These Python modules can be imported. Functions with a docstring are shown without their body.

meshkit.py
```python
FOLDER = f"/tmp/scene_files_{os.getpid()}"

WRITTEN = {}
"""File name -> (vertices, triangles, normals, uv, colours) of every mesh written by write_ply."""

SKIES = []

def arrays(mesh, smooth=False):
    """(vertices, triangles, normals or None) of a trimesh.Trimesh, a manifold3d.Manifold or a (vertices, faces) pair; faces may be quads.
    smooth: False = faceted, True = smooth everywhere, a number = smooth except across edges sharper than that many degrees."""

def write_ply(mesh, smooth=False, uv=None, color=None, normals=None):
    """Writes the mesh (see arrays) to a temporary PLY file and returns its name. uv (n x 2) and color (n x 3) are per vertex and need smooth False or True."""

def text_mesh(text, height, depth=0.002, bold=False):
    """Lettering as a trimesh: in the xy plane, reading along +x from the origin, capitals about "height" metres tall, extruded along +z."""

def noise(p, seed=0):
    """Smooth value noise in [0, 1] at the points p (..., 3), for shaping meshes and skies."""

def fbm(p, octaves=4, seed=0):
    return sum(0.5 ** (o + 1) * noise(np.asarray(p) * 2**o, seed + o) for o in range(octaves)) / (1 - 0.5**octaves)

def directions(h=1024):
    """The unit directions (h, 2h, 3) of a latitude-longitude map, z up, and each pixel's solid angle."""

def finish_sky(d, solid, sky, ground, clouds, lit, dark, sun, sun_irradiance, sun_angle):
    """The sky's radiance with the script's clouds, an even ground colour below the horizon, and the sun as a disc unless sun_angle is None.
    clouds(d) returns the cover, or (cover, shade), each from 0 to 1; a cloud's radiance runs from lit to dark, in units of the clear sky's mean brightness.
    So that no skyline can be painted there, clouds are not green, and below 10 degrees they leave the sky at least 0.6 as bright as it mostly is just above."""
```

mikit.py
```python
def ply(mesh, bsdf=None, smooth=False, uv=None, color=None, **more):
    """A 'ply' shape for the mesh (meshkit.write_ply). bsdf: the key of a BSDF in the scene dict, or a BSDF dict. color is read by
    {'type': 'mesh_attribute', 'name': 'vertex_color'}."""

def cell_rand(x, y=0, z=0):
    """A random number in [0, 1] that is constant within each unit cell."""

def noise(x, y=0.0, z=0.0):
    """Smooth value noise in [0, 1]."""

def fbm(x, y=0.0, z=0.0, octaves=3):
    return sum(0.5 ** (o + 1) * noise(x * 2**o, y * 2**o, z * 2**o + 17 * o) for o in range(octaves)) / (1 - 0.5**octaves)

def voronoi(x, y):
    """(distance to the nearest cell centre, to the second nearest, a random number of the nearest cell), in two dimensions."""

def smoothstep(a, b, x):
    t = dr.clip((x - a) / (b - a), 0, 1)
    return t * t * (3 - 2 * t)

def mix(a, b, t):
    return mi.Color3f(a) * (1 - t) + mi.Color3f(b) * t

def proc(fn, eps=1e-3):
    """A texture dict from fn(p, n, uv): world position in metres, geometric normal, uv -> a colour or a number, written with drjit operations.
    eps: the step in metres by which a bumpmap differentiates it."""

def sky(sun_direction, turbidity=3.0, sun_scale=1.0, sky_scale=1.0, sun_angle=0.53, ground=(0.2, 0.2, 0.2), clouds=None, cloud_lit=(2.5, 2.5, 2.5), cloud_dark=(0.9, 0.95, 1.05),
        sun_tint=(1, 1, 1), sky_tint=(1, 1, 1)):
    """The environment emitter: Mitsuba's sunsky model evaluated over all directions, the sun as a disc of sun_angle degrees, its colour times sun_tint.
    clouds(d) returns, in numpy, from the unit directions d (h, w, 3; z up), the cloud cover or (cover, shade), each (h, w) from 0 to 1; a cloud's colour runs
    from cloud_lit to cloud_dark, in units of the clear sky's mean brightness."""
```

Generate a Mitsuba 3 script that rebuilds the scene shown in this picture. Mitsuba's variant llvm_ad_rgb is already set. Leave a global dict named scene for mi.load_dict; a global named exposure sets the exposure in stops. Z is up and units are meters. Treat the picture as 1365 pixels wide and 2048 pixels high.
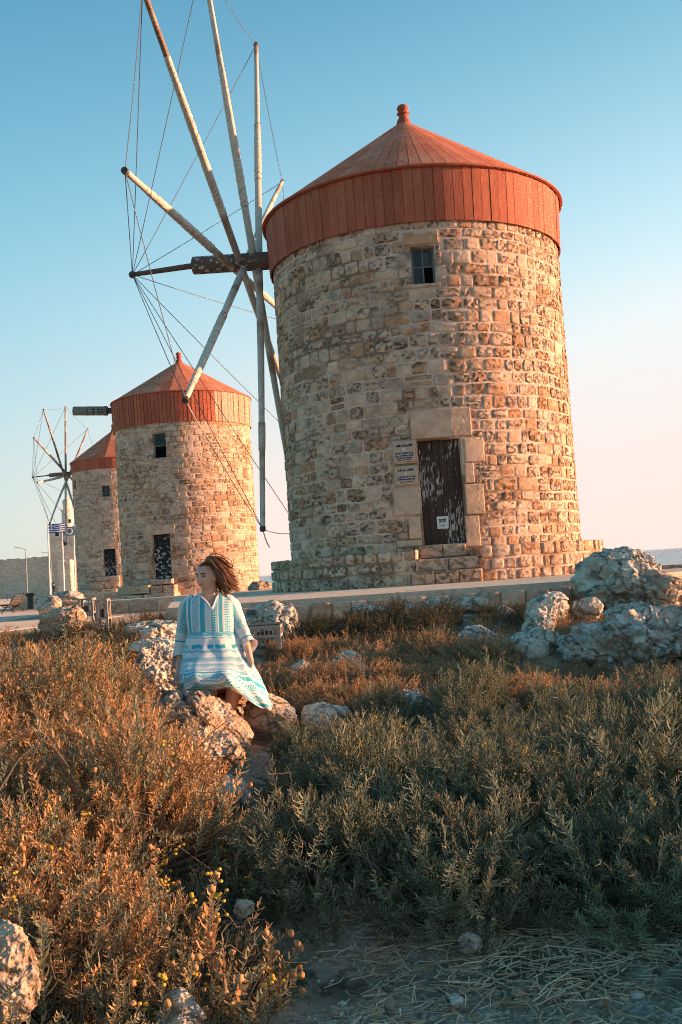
import math
import numpy as np, trimesh, mitsuba as mi, drjit as dr
import mikit, meshkit
from mikit import proc, noise, fbm, voronoi, cell_rand, smoothstep, mix
from meshkit import text_mesh

T = mi.ScalarTransform4f
PI = math.pi
scene, labels = {}, {}

# ------------------------------------------------------------------ camera, sky, exposure
# The camera is the origin: it looks along +y, pitched up 3.3 degrees and rolled 3.8 degrees.
FPX, PITCH, ROLL = 2057.0, 0.0577, 0.0669
def camera_axes():
    cp, sp, c, s = math.cos(PITCH), math.sin(PITCH), math.cos(ROLL), math.sin(ROLL)
    fw, up0, rt0 = np.array([0, cp, sp]), np.array([0, -sp, cp]), np.array([1.0, 0, 0])
    return rt0 * c - up0 * s, up0 * c + rt0 * s, fw
RT, UP, FW = camera_axes()
scene['camera'] = {'type': 'perspective', 'fov': math.degrees(2 * math.atan(682.5 / FPX)), 'fov_axis': 'x', 'near_clip': 0.1, 'far_clip': 30000.0,
                   'to_world': T().look_at(origin=[0, 0, 0], target=FW.tolist(), up=UP.tolist())}
SUN_AZ, SUN_EL = math.radians(4.0), math.radians(8.5)      # from +x towards +y; above the horizon
SUN = np.array([math.cos(SUN_AZ) * math.cos(SUN_EL), math.sin(SUN_AZ) * math.cos(SUN_EL), math.sin(SUN_EL)])
def haze_cover(d):
    """thin evening haze: white, peach towards the horizon, denser towards the sun"""
    el = np.arcsin(np.clip(d[..., 2], 0, 1))
    return np.clip(np.exp(-(el / 0.333) ** 1.838) * (1 + 1.451 * (d @ SUN)), 0, 1), np.exp(-(el / 0.234) ** 2)
scene['sky'] = mikit.sky(SUN.tolist(), turbidity=3.0, sun_scale=1.4, sky_scale=0.84, ground=(0.25, 0.22, 0.18), sun_tint=(1.1, 0.97, 1.65), sky_tint=(0.40, 1.17, 1.42),
                         clouds=haze_cover, cloud_lit=(2.24, 3.05, 3.26), cloud_dark=(3.08, 2.48, 2.24))
exposure = 3.1

def at(x, y, Y):
    """the point seen at pixel (x, y) of the photograph, Y metres in front"""
    d = FW + RT * (x - 682.5) / FPX - UP * (y - 1024) / FPX
    return d * (Y / d[1])
def on_cylinder(x, y, c, R):
    """(phi, z) where the ray of pixel (x, y) meets the near side of an upright cylinder"""
    d = FW + RT * (x - 682.5) / FPX - UP * (y - 1024) / FPX
    a, b, q = d[0]**2 + d[1]**2, -(d[0] * c[0] + d[1] * c[1]), c[0]**2 + c[1]**2 - R * R
    t = (-b - math.sqrt(max(b * b - a * q, 0))) / a
    p = d * t
    return math.atan2(p[0] - c[0], -(p[1] - c[1])), p[2]

# ------------------------------------------------------------------ naming
def free(key):
    if key not in scene and key not in labels: return key
    k = 1
    while f'{key}_{k:03d}' in scene or f'{key}_{k:03d}' in labels: k += 1
    return f'{key}_{k:03d}'
counters = {}
def numbered(key):
    n = counters.get(key, 0); counters[key] = n + 1
    return key if n == 0 else f'{key}_{n:03d}'
def put(key, mesh, bsdf, smooth=False, uv=None, label=None, kind=None, **more):
    key = numbered(key)
    scene[key] = mikit.ply(mesh, bsdf, smooth=smooth, uv=uv, **more)
    if label or kind:
        labels[key] = {}
        if label: labels[key]['label'] = label
        if kind: labels[key]['kind'] = kind
    return key
def thing(key, label, category, group=None):
    key = numbered(key)
    labels[key] = {'label': label, 'category': category}
    if group: labels[key]['group'] = group
    return key
def solo(key, mesh, bsdf, label, category, smooth=False, uv=None, group=None):
    key = put(key, mesh, bsdf, smooth, uv)
    labels[key] = {'label': label, 'category': category}
    if group: labels[key]['group'] = group
    return key
def structure(key, mesh, bsdf, smooth=False, uv=None):
    key = put(key, mesh, bsdf, smooth, uv); labels[key] = {'kind': 'structure'}
    return key

# ------------------------------------------------------------------ mesh helpers
class MB:
    """collects faces (with a pair of random numbers per piece in uv) into one mesh"""
    def __init__(self): self.v, self.f, self.uv, self.n = [], [], [], 0
    def add(self, v, f, uv=(0.5, 0.5)):
        v, f = np.asarray(v, float).reshape(-1, 3), np.asarray(f, int)
        if f.shape[1] == 4: f = np.vstack([f[:, [0, 1, 2]], f[:, [0, 2, 3]]])
        u = np.asarray(uv, float)
        if u.ndim == 1: u = np.tile(u, (len(v), 1)) + v[:, :2] * 1e-4
        self.v.append(v); self.f.append(f + self.n); self.uv.append(u); self.n += len(v)
        return self
    def addm(self, mesh, uv=(0.5, 0.5)): return self.add(mesh.vertices, mesh.faces, uv)
    def get(self): return np.vstack(self.v), np.vstack(self.f)
    def put(self, key, bsdf, smooth=False, **k):
        return put(key, self.get(), bsdf, smooth, uv=np.vstack(self.uv) if smooth in (False, True) else None, **k)
    def solo(self, key, bsdf, label, cat, smooth=False, group=None):
        return solo(key, self.get(), bsdf, label, cat, smooth, uv=np.vstack(self.uv) if smooth in (False, True) else None, group=group)
BOXF = np.array([[0, 3, 2, 1], [4, 5, 6, 7], [0, 1, 5, 4], [1, 2, 6, 5], [2, 3, 7, 6], [3, 0, 4, 7]])
def box8(lo, hi):
    (a, b, c), (d, e, f) = lo, hi
    return np.array([[a, b, c], [d, b, c], [d, e, c], [a, e, c], [a, b, f], [d, b, f], [d, e, f], [a, e, f]], float)
def box(lo, hi, bevel=0.0):
    """a box with chamfered edges as (v, f)"""
    lo, hi = np.minimum(lo, hi).astype(float), np.maximum(lo, hi).astype(float)
    if not bevel: return box8(lo, hi), BOXF
    c, h = (lo + hi) / 2, (hi - lo) / 2
    b = min(bevel, h.min() * 0.45); pts = []
    for k in range(3):
        for s in np.ndindex(2, 2, 2):
            s = np.array(s) * 2 - 1; p = h - b; p = p.copy(); p[k] = h[k]; pts.append(c + s * p)
    m = trimesh.convex.convex_hull(np.array(pts))
    return np.array(m.vertices), np.array(m.faces)
def frame_of(t):
    t = t / np.linalg.norm(t)
    a = np.cross(t, [0, 0, 1.0] if abs(t[2]) < 0.9 else [1.0, 0, 0]); a /= np.linalg.norm(a)
    return t, a, np.cross(t, a)
def obox(p0, p1, w, h, up=None):
    """a bar of section w x h from p0 to p1"""
    p0, p1 = np.asarray(p0, float), np.asarray(p1, float)
    t, a, b = frame_of(p1 - p0)
    if up is not None:
        a = np.cross(t, up); a /= np.linalg.norm(a); b = np.cross(a, t)
    q = []
    for p in (p0, p1):
        for i, j in ((-1, -1), (1, -1), (1, 1), (-1, 1)): q.append(p + a * i * w / 2 + b * j * h / 2)
    return np.array(q), BOXF
def tube(points, radii, sides=6, cap=True):
    p = np.asarray(points, float); n = len(p)
    r = np.broadcast_to(np.asarray(radii, float), (n,))
    t = np.gradient(p, axis=0); t /= np.linalg.norm(t, axis=1, keepdims=True) + 1e-12
    ref = np.array([0, 0, 1.0]) if abs(t[:, 2]).mean() < 0.85 else np.array([1.0, 0.1, 0])
    a = np.cross(t, ref); a /= np.linalg.norm(a, axis=1, keepdims=True) + 1e-12
    b = np.cross(t, a); g = np.arange(sides) * 2 * PI / sides
    v = (p[:, None] + r[:, None, None] * (np.cos(g)[None, :, None] * a[:, None] + np.sin(g)[None, :, None] * b[:, None])).reshape(-1, 3)
    i, j = np.meshgrid(np.arange(n - 1), np.arange(sides), indexing='ij')
    f = np.stack([i * sides + j, i * sides + (j + 1) % sides, (i + 1) * sides + (j + 1) % sides, (i + 1) * sides + j], -1).reshape(-1, 4)
    f = np.vstack([f[:, [0, 1, 2]], f[:, [0, 2, 3]]])
    if cap:
        v = np.vstack([v, p[:1], p[-1:]]); k = np.arange(sides)
        f = np.vstack([f, np.stack([(k + 1) % sides, k, k * 0 + n * sides], 1), np.stack([(n - 1) * sides + k, (n - 1) * sides + (k + 1) % sides, k * 0 + n * sides + 1], 1)])
    return v, f
def lathe(profile, c, n=48, phi0=0.0, phi1=2 * PI):
    pr = np.asarray(profile, float); full = abs(phi1 - phi0 - 2 * PI) < 1e-6
    a = np.linspace(phi0, phi1, n, endpoint=not full)
    v = np.stack([c[0] + pr[:, None, 0] * np.sin(a), c[1] - pr[:, None, 0] * np.cos(a), np.broadcast_to(pr[:, None, 1], (len(pr), n))], -1).reshape(-1, 3)
    i, j = np.meshgrid(np.arange(len(pr) - 1), np.arange(n if full else n - 1), indexing='ij')
    j2 = (j + 1) % n
    return v, np.stack([i * n + j, i * n + j2, (i + 1) * n + j2, (i + 1) * n + j], -1).reshape(-1, 4)
def sag(p0, p1, drop, n=14):
    t = np.linspace(0, 1, n)[:, None]
    return p0 * (1 - t) + p1 * t - np.array([0, 0, 1.0]) * drop * 4 * t * (1 - t)
def grid_faces(nu, nv):
    i, j = np.meshgrid(np.arange(nu - 1), np.arange(nv - 1), indexing='ij')
    return np.stack([i * nv + j, (i + 1) * nv + j, (i + 1) * nv + j + 1, i * nv + j + 1], -1).reshape(-1, 4)

# ------------------------------------------------------------------ materials
def rgb(*c): return {'type': 'rgb', 'value': list(c)}
def matte(key, color, rough=0.85, bump=None, scale=0.0, spec=0.3, eps=1e-3, **k):
    b = {'type': 'principled', 'base_color': proc(color) if callable(color) else rgb(*color), 'roughness': rough, 'specular': spec, **k}
    if bump is not None: b = {'type': 'bumpmap', 'tex': proc(bump, eps=eps), 'scale': scale, 'bsdf': b}
    scene[key] = {'type': 'twosided', 'bsdf': b}
def n3(p, s, o=3): return fbm(p.x * s, p.y * s, p.z * s, octaves=o)

def stone_color(p, n, uv):
    t, r = uv.x, uv.y
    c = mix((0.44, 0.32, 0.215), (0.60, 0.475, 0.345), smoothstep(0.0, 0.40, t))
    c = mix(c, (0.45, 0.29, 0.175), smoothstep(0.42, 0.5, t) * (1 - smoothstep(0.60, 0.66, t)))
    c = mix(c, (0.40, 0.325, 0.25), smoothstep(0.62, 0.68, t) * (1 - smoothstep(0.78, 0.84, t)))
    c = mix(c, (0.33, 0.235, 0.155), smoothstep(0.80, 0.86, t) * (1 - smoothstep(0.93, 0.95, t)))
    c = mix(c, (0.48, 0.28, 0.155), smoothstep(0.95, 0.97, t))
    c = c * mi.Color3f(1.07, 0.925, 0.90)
    a = n3(p, 5.0); b = n3(p + 31.0, 17.0, 3); d = n3(p + 12.0, 9.0, 2)
    c = c * (0.66 + 0.68 * a)
    pits = smoothstep(0.52, 0.64, b) * (0.06 + 0.94 * dr.minimum(r * 1.3, 1.0))
    c = mix(c, c * 0.40, pits)
    c = mix(c, (0.62, 0.485, 0.40), smoothstep(0.56, 0.68, d) * 0.5)
    return mix(c, c * 0.45, smoothstep(0.60, 0.74, n3(p + 3.0, 1.4)) * smoothstep(0.40, 0.55, b) * 0.7 * smoothstep(0.0, 0.2, r))
def stone_bump(p, n, uv):
    r = uv.y
    b = n3(p + 31.0, 17.0, 3)
    return (0.15 + r) * (n3(p, 20.0) * 0.5 + smoothstep(0.68, 0.48, b) * 0.7)
matte('stone', stone_color, 0.92, stone_bump, 0.048, 0.2)
matte('mortar', lambda p, n, uv: mix((0.25, 0.17, 0.12), (0.60, 0.45, 0.36), smoothstep(0.36, 0.56, n3(p, 1.6))) * (0.75 + 0.5 * n3(p, 26.0)), 0.95, lambda p, n, uv: n3(p, 30.0), 0.015, 0.15)
def red_color(p, n, uv):
    base = mix((0.33, 0.078, 0.042), (0.44, 0.125, 0.066), uv.x)
    streak = fbm(p.x * 9.0, p.y * 9.0, p.z * 0.8)
    c = base * (0.72 + 0.5 * streak)
    c = mix(c, (0.55, 0.30, 0.20), smoothstep(0.56, 0.72, fbm(p.x * 7.0, p.y * 7.0, p.z * 2.2, octaves=4)) * 0.12)
    return mix(c, (0.16, 0.05, 0.03), smoothstep(0.62, 0.74, fbm(p.x * 16.0 + 3, p.y * 16.0, p.z * 3.0, octaves=4)) * 0.3)
def red_bump(p, n, uv): return fbm(p.x * 60, p.y * 60, p.z * 5) + n3(p, 9.0, 2)
matte('red_paint', red_color, 0.7, red_bump, 0.003, 0.25)
def roof_color(p, n, uv):
    c = mix((0.44, 0.125, 0.066), (0.54, 0.18, 0.10), uv.x) * (0.70 + 0.6 * n3(p, 3.0, 4))
    return mix(c, (0.56, 0.28, 0.19), smoothstep(0.5, 0.8, n3(p, 1.7)) * 0.5)
matte('roof_felt', roof_color, 0.8, lambda p, n, uv: n3(p, 14.0), 0.004, 0.25)
matte('pale_plank', lambda p, n, uv: mix((0.42, 0.24, 0.16), (0.52, 0.38, 0.28), uv.x) * (0.7 + 0.6 * fbm(p.x * 14, p.y * 14, p.z * 1.2)), 0.85)
def door_color(p, n, uv):
    g = fbm(p.x * 40, p.y * 40, p.z * 4.0)
    c = mix((0.030, 0.018, 0.013), (0.075, 0.045, 0.032), g)
    s = fbm(p.x * 55 + 5, p.y * 55, p.z * 9.0, octaves=4)
    h = smoothstep(0.36, 0.62, fbm(p.x * 2.4 + 3, p.y * 2.4, p.z * 1.3))
    return mix(c, (0.46, 0.42, 0.38), smoothstep(0.575, 0.64, s * (0.78 + 0.34 * h)) * 0.85)
matte('door_wood', door_color, 0.7, lambda p, n, uv: fbm(p.x * 70, p.y * 70, p.z * 6), 0.006)
def door2_color(p, n, uv):
    s = n3(p, 12.0, 4); h = smoothstep(0.9, 0.2, (p.z - 0.6) * 0.55)
    return mix((0.012, 0.013, 0.014), (0.46, 0.44, 0.42), smoothstep(0.60, 0.66, s * (0.8 + 0.28 * h)))
matte('black_door', door2_color, 0.6)
matte('plaque', lambda p, n, uv: mix((0.46, 0.33, 0.225), (0.53, 0.40, 0.285), n3(p, 5.0)) * (0.85 + 0.3 * n3(p, 60.0)), 0.8, lambda p, n, uv: n3(p, 50.0), 0.003)
matte('blue_letter', (0.018, 0.026, 0.12), 0.8)
matte('emblem', (0.62, 0.66, 0.60), 0.7)
def pole_color(p, n, uv):
    c = mix((0.44, 0.385, 0.33), (0.64, 0.58, 0.51), n3(p, 3.0)) * (0.75 + 0.5 * n3(p, 30.0))
    return mix(c, (0.30, 0.17, 0.11), smoothstep(0.56, 0.68, n3(p + 9.0, 1.6)) * 0.8)
matte('spar_wood', pole_color, 0.7, lambda p, n, uv: n3(p, 40.0), 0.006)
matte('brown_spar', lambda p, n, uv: mix((0.22, 0.13, 0.09), (0.42, 0.33, 0.26), smoothstep(0.35, 0.65, n3(p, 2.4))) * (0.7 + 0.6 * n3(p, 25.0)), 0.7)
matte('sail_cloth', lambda p, n, uv: mix((0.50, 0.44, 0.36), (0.66, 0.60, 0.52), n3(p, 5.0)) * (0.8 + 0.4 * n3(p, 40.0)), 0.9, lambda p, n, uv: n3(p, 30.0), 0.012)
matte('rope', (0.16, 0.14, 0.13), 0.9)
matte('lashing_cord', (0.34, 0.28, 0.22), 0.9)
matte('pale_rope', (0.48, 0.42, 0.36), 0.9)
def shaft_color(p, n, uv):
    c = mix((0.11, 0.062, 0.046), (0.20, 0.12, 0.09), n3(p, 6.0))
    return mix(c, (0.50, 0.46, 0.42), smoothstep(0.60, 0.66, n3(p, 15.0)) * smoothstep(0.55, 0.85, uv.x))
matte('shaft_wood', shaft_color, 0.7, lambda p, n, uv: fbm(p.x * 4, p.y * 60, p.z * 60), 0.01)
matte('shaft_grey', lambda p, n, uv: mix((0.10, 0.095, 0.088), (0.30, 0.28, 0.255), n3(p, 8.0)), 0.75)
matte('dark_iron', lambda p, n, uv: mix((0.035, 0.033, 0.032), (0.10, 0.085, 0.075), n3(p, 9.0)), 0.6)
matte('dark_room', (0.02, 0.022, 0.024), 0.9)
matte('window_frame', (0.15, 0.17, 0.165), 0.6)
matte('white_frame', lambda p, n, uv: mix((0.30, 0.23, 0.18), (0.44, 0.36, 0.30), n3(p, 12.0)), 0.6)
scene['pane_glass'] = {'type': 'thindielectric', 'int_ior': 1.28}
matte('notice_white', (0.62, 0.66, 0.62), 0.6)
matte('notice_ink', (0.03, 0.035, 0.04), 0.7)

# ------------------------------------------------------------------ windmills
def cyl(c, phi, z, r):
    phi, z, r = np.broadcast_arrays(phi, z, r)
    return np.stack([c[0] + r * np.sin(phi), c[1] - r * np.cos(phi), z], -1)
def stone_patch(rng, surf, a0, a1, z0, z1, unit, proud, rough, joint=0.006, nx=8, ny=6, tone=None):
    """one squared rubble stone: a bulging face of its own standing out of the mortar. surf(a, z, out) gives points; unit: metres per a"""
    w, h = (a1 - a0) * unit, z1 - z0
    j = min(joint, 0.12 * min(w, h)); bw = min(0.009 + 0.009 * rough, 0.12 * min(w, h))
    s = np.r_[0, bw / w, np.linspace(0.2, 0.8, nx - 4), 1 - bw / w, 1]
    t = np.r_[0, bw / h, np.linspace(0.25, 0.75, ny - 4), 1 - bw / h, 1]
    S, Tt = np.meshgrid(s, t, indexing='ij')
    du = (rng.random((nx, ny)) - 0.5) * 0.012 * (0.4 + rough); dv = (rng.random((nx, ny)) - 0.5) * 0.012 * (0.4 + rough)
    cs, ct = np.abs(S - 0.5) * 2, np.abs(Tt - 0.5) * 2
    corner = (cs * ct) ** 3 * (0.012 + 0.035 * rough * rng.random())
    lean = (rng.random() - 0.5) * 0.03 * rough
    A = a0 * unit + j + S * (w - 2 * j) - np.sign(S - 0.5) * corner + du + (Tt - 0.5) * lean
    Z = z0 + j + Tt * (h - 2 * j) - np.sign(Tt - 0.5) * corner * 0.8 + dv + (S - 0.5) * (rng.random() - 0.5) * 0.03 * rough
    edge = np.ones((nx, ny)); edge[[0, -1], :] = 0; edge[:, [0, -1]] = 0
    bulge = (1 - cs ** 4) * (1 - ct ** 4)
    tilt = (S - 0.5) * (rng.random() - 0.5) * 0.02 + (Tt - 0.5) * (rng.random() - 0.5) * 0.02
    O = np.where(edge > 0, proud * (0.85 + 0.25 * bulge) + tilt + (rng.random((nx, ny)) - 0.5) * 0.024 * rough, -0.010)
    P = surf(A / unit, Z, O)
    tn = rng.random() if tone is None else tone
    return P.reshape(-1, 3), grid_faces(nx, ny)[:, ::-1] if False else grid_faces(nx, ny), (min(max(tn, 0.001), 0.999), rough)

def courses(rng, z0, z1, hmin, hmax):
    zs = [z0]
    while zs[-1] < z1 - hmin * 0.8:
        zs.append(zs[-1] + rng.uniform(hmin, hmax))
    zs = np.array(zs); return z0 + (zs - z0) * (z1 - z0) / (zs[-1] - z0)
def lay(rng, z0, z1, hmin, hmax, wmin, wmax, unit, holes, a0=-PI, a1=PI, wave=0.0):
    """cells (a0, a1, z0, z1) of coursed rubble round the holes (same form)"""
    cells, zs = [], courses(rng, z0, z1, hmin, hmax)
    for k in range(len(zs) - 1):
        a = a0 + (0 if a0 > -PI else rng.uniform(0, wmin) / unit)
        end = a1 if a0 > -PI else a + 2 * PI
        while a < end - 1e-6:
            w = rng.uniform(wmin, wmax) * rng.choice([1, 1, 1.5]) / unit
            b = a + w
            if end - b < wmin * 0.7 / unit: b = end
            split = rng.random() < 0.07 and b - a > 0.3 / unit and zs[k + 1] - zs[k] > 0.19
            for (u, v) in (((zs[k], (zs[k] + zs[k + 1]) / 2), ((zs[k] + zs[k + 1]) / 2, zs[k + 1])) if split else ((zs[k], zs[k + 1]),)):
                cells.append((a, b, u, v))
            a = b
    for (h0, h1, g0, g1) in holes:
        out = []
        for (a, b, u, v) in cells:
            am = (a + b) / 2; sh = 2 * PI if am < -PI else (-2 * PI if am > PI else 0)
            a, b = a + sh, b + sh
            if b <= h0 or a >= h1 or v <= g0 or u >= g1: out.append((a, b, u, v)); continue
            for q in ((a, h0, u, v), (h1, b, u, v), (max(a, h0), min(b, h1), u, g0), (max(a, h0), min(b, h1), g1, v)):
                if (q[1] - q[0]) * unit > 0.055 and q[3] - q[2] > 0.045: out.append(q)
        cells = out
    return cells

def core_wall(c, R, z0, z1, openings, key, depth=0.28):
    """the mortar bed: a cylinder with real openings and their reveals; an opening is (phi0, phi1, z0, z1)"""
    ph = sorted(set(np.round(np.r_[np.linspace(-PI, PI, 97), [q for o in openings for q in o[:2]]], 6)))
    zz = sorted(set(np.round(np.r_[np.linspace(z0, z1, 9), [min(max(q, z0), z1) for o in openings for q in o[2:4]]], 6)))
    ph, zz = np.array(ph), np.array(zz); mb = MB()
    P, Z = np.meshgrid(ph, zz, indexing='ij'); V = cyl(c, P, Z, R)
    f = grid_faces(len(ph), len(zz)); keep = np.ones(len(f), bool)
    pm, zm = P.ravel()[f].mean(1), Z.ravel()[f].mean(1)
    for (a, b, u, v) in openings: keep &= ~((pm > a) & (pm < b) & (zm > u) & (zm < v))
    mb.add(V, f[keep])
    for (a, b, u, v) in openings:
        q = lambda x, z, d: cyl(c, x, z, R - d)
        for (p0, p1) in (((a, u), (a, v)), ((a, v), (b, v)), ((b, v), (b, u)), ((b, u), (a, u))):
            mb.add([q(*p0, 0), q(*p1, 0), q(*p1, depth), q(*p0, depth)], [[0, 1, 2, 3]])
    return mb.put(key, 'mortar', False)

def masonry(key, rng, cells, surf, unit, proud, rough_fn, most=300, big=None, name='brick', stuffname='stonework', dens=(8, 6), tone_fn=None, joint=0.006):
    """the cells as stones: the MOST largest of those in view as parts, the rest joined as one part"""
    seen = lambda q: abs((q[0] + q[1]) / 2) < 1.35
    order = sorted(range(len(cells)), key=lambda i: -((cells[i][1] - cells[i][0]) * (cells[i][3] - cells[i][2]) * math.cos((cells[i][0] + cells[i][1]) / 2) if seen(cells[i]) or big else -1))
    parts = set(order[:most]); rest = MB()
    for i, (a, b, u, v) in enumerate(cells):
        back = not big and not abs((a + b) / 2) < 1.75
        r = rough_fn(rng, (a + b) / 2, (u + v) / 2)
        tone = tone_fn(rng, (a + b) / 2, (u + v) / 2) if tone_fn else None
        st = stone_patch(rng, surf, a, b, u, v, unit, proud * rng.uniform(0.35, 1.3), r, joint, *((6, 6) if back else dens), tone=tone)
        if i in parts: MB().add(*st).put(f'{key}__{name}', 'stone', True)
        else: rest.add(*st)
    if rest.n: rest.put(f'{key}__{stuffname}', 'stone', True, kind='stuff')

def ring_boards(key, name, c, r0, r1, z0, z1, n, thick, bsdf, rng, tones=None, gap=0.004, jitter=0.006, inset=0.0):
    """n upright (or, on a cone, sloping) boards round the axis, each a part"""
    for k in range(n):
        a, b = -PI + 2 * PI * k / n, -PI + 2 * PI * (k + 1) / n
        g = gap / max(r0, r1) * (0.5 + rng.random()); o = rng.uniform(-jitter, jitter)
        ga = g; v = []
        s = np.linspace(0, 1, 2)
        for z, r in ((z0, r0), (z1, r1)):
            gg = min(ga, (b - a) * 0.2)
            for (aa, rr) in ((a + gg, r - thick), (b - gg, r - thick), (b - gg, r + o), (a + gg, r + o)): v.append(cyl(c, aa, z, max(rr, 0.004)))
        v = np.array(v)
        am = (a + b) / 2; bs = bsdf(am) if callable(bsdf) else bsdf
        MB().add(v, [[0, 1, 2, 3], [4, 7, 6, 5], [0, 4, 5, 1], [1, 5, 6, 2], [2, 6, 7, 3], [3, 7, 4, 0]], (rng.random(), rng.random())).put(f'{key}__{name}', bs, False)

def finial(key, c, z0, z1, R):
    h = z1 - z0
    pr = [(R * 1.5, -0.06), (R * 1.25, 0.12 * h), (R * 0.85, 0.30 * h), (R * 0.72, 0.42 * h), (R * 1.15, 0.47 * h), (R * 1.2, 0.52 * h), (R * 0.7, 0.57 * h), (R * 0.72, 0.62 * h), (R * 1.08, 0.72 * h),
          (R * 1.12, 0.82 * h), (R * 0.85, 0.93 * h), (R * 0.35, 0.99 * h), (0.002, h)]
    put(key + '__finial', (lambda m: m)(lathe([(r, z0 + z) for r, z in pr], c, 20)), 'red_paint', True, uv=None)

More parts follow.
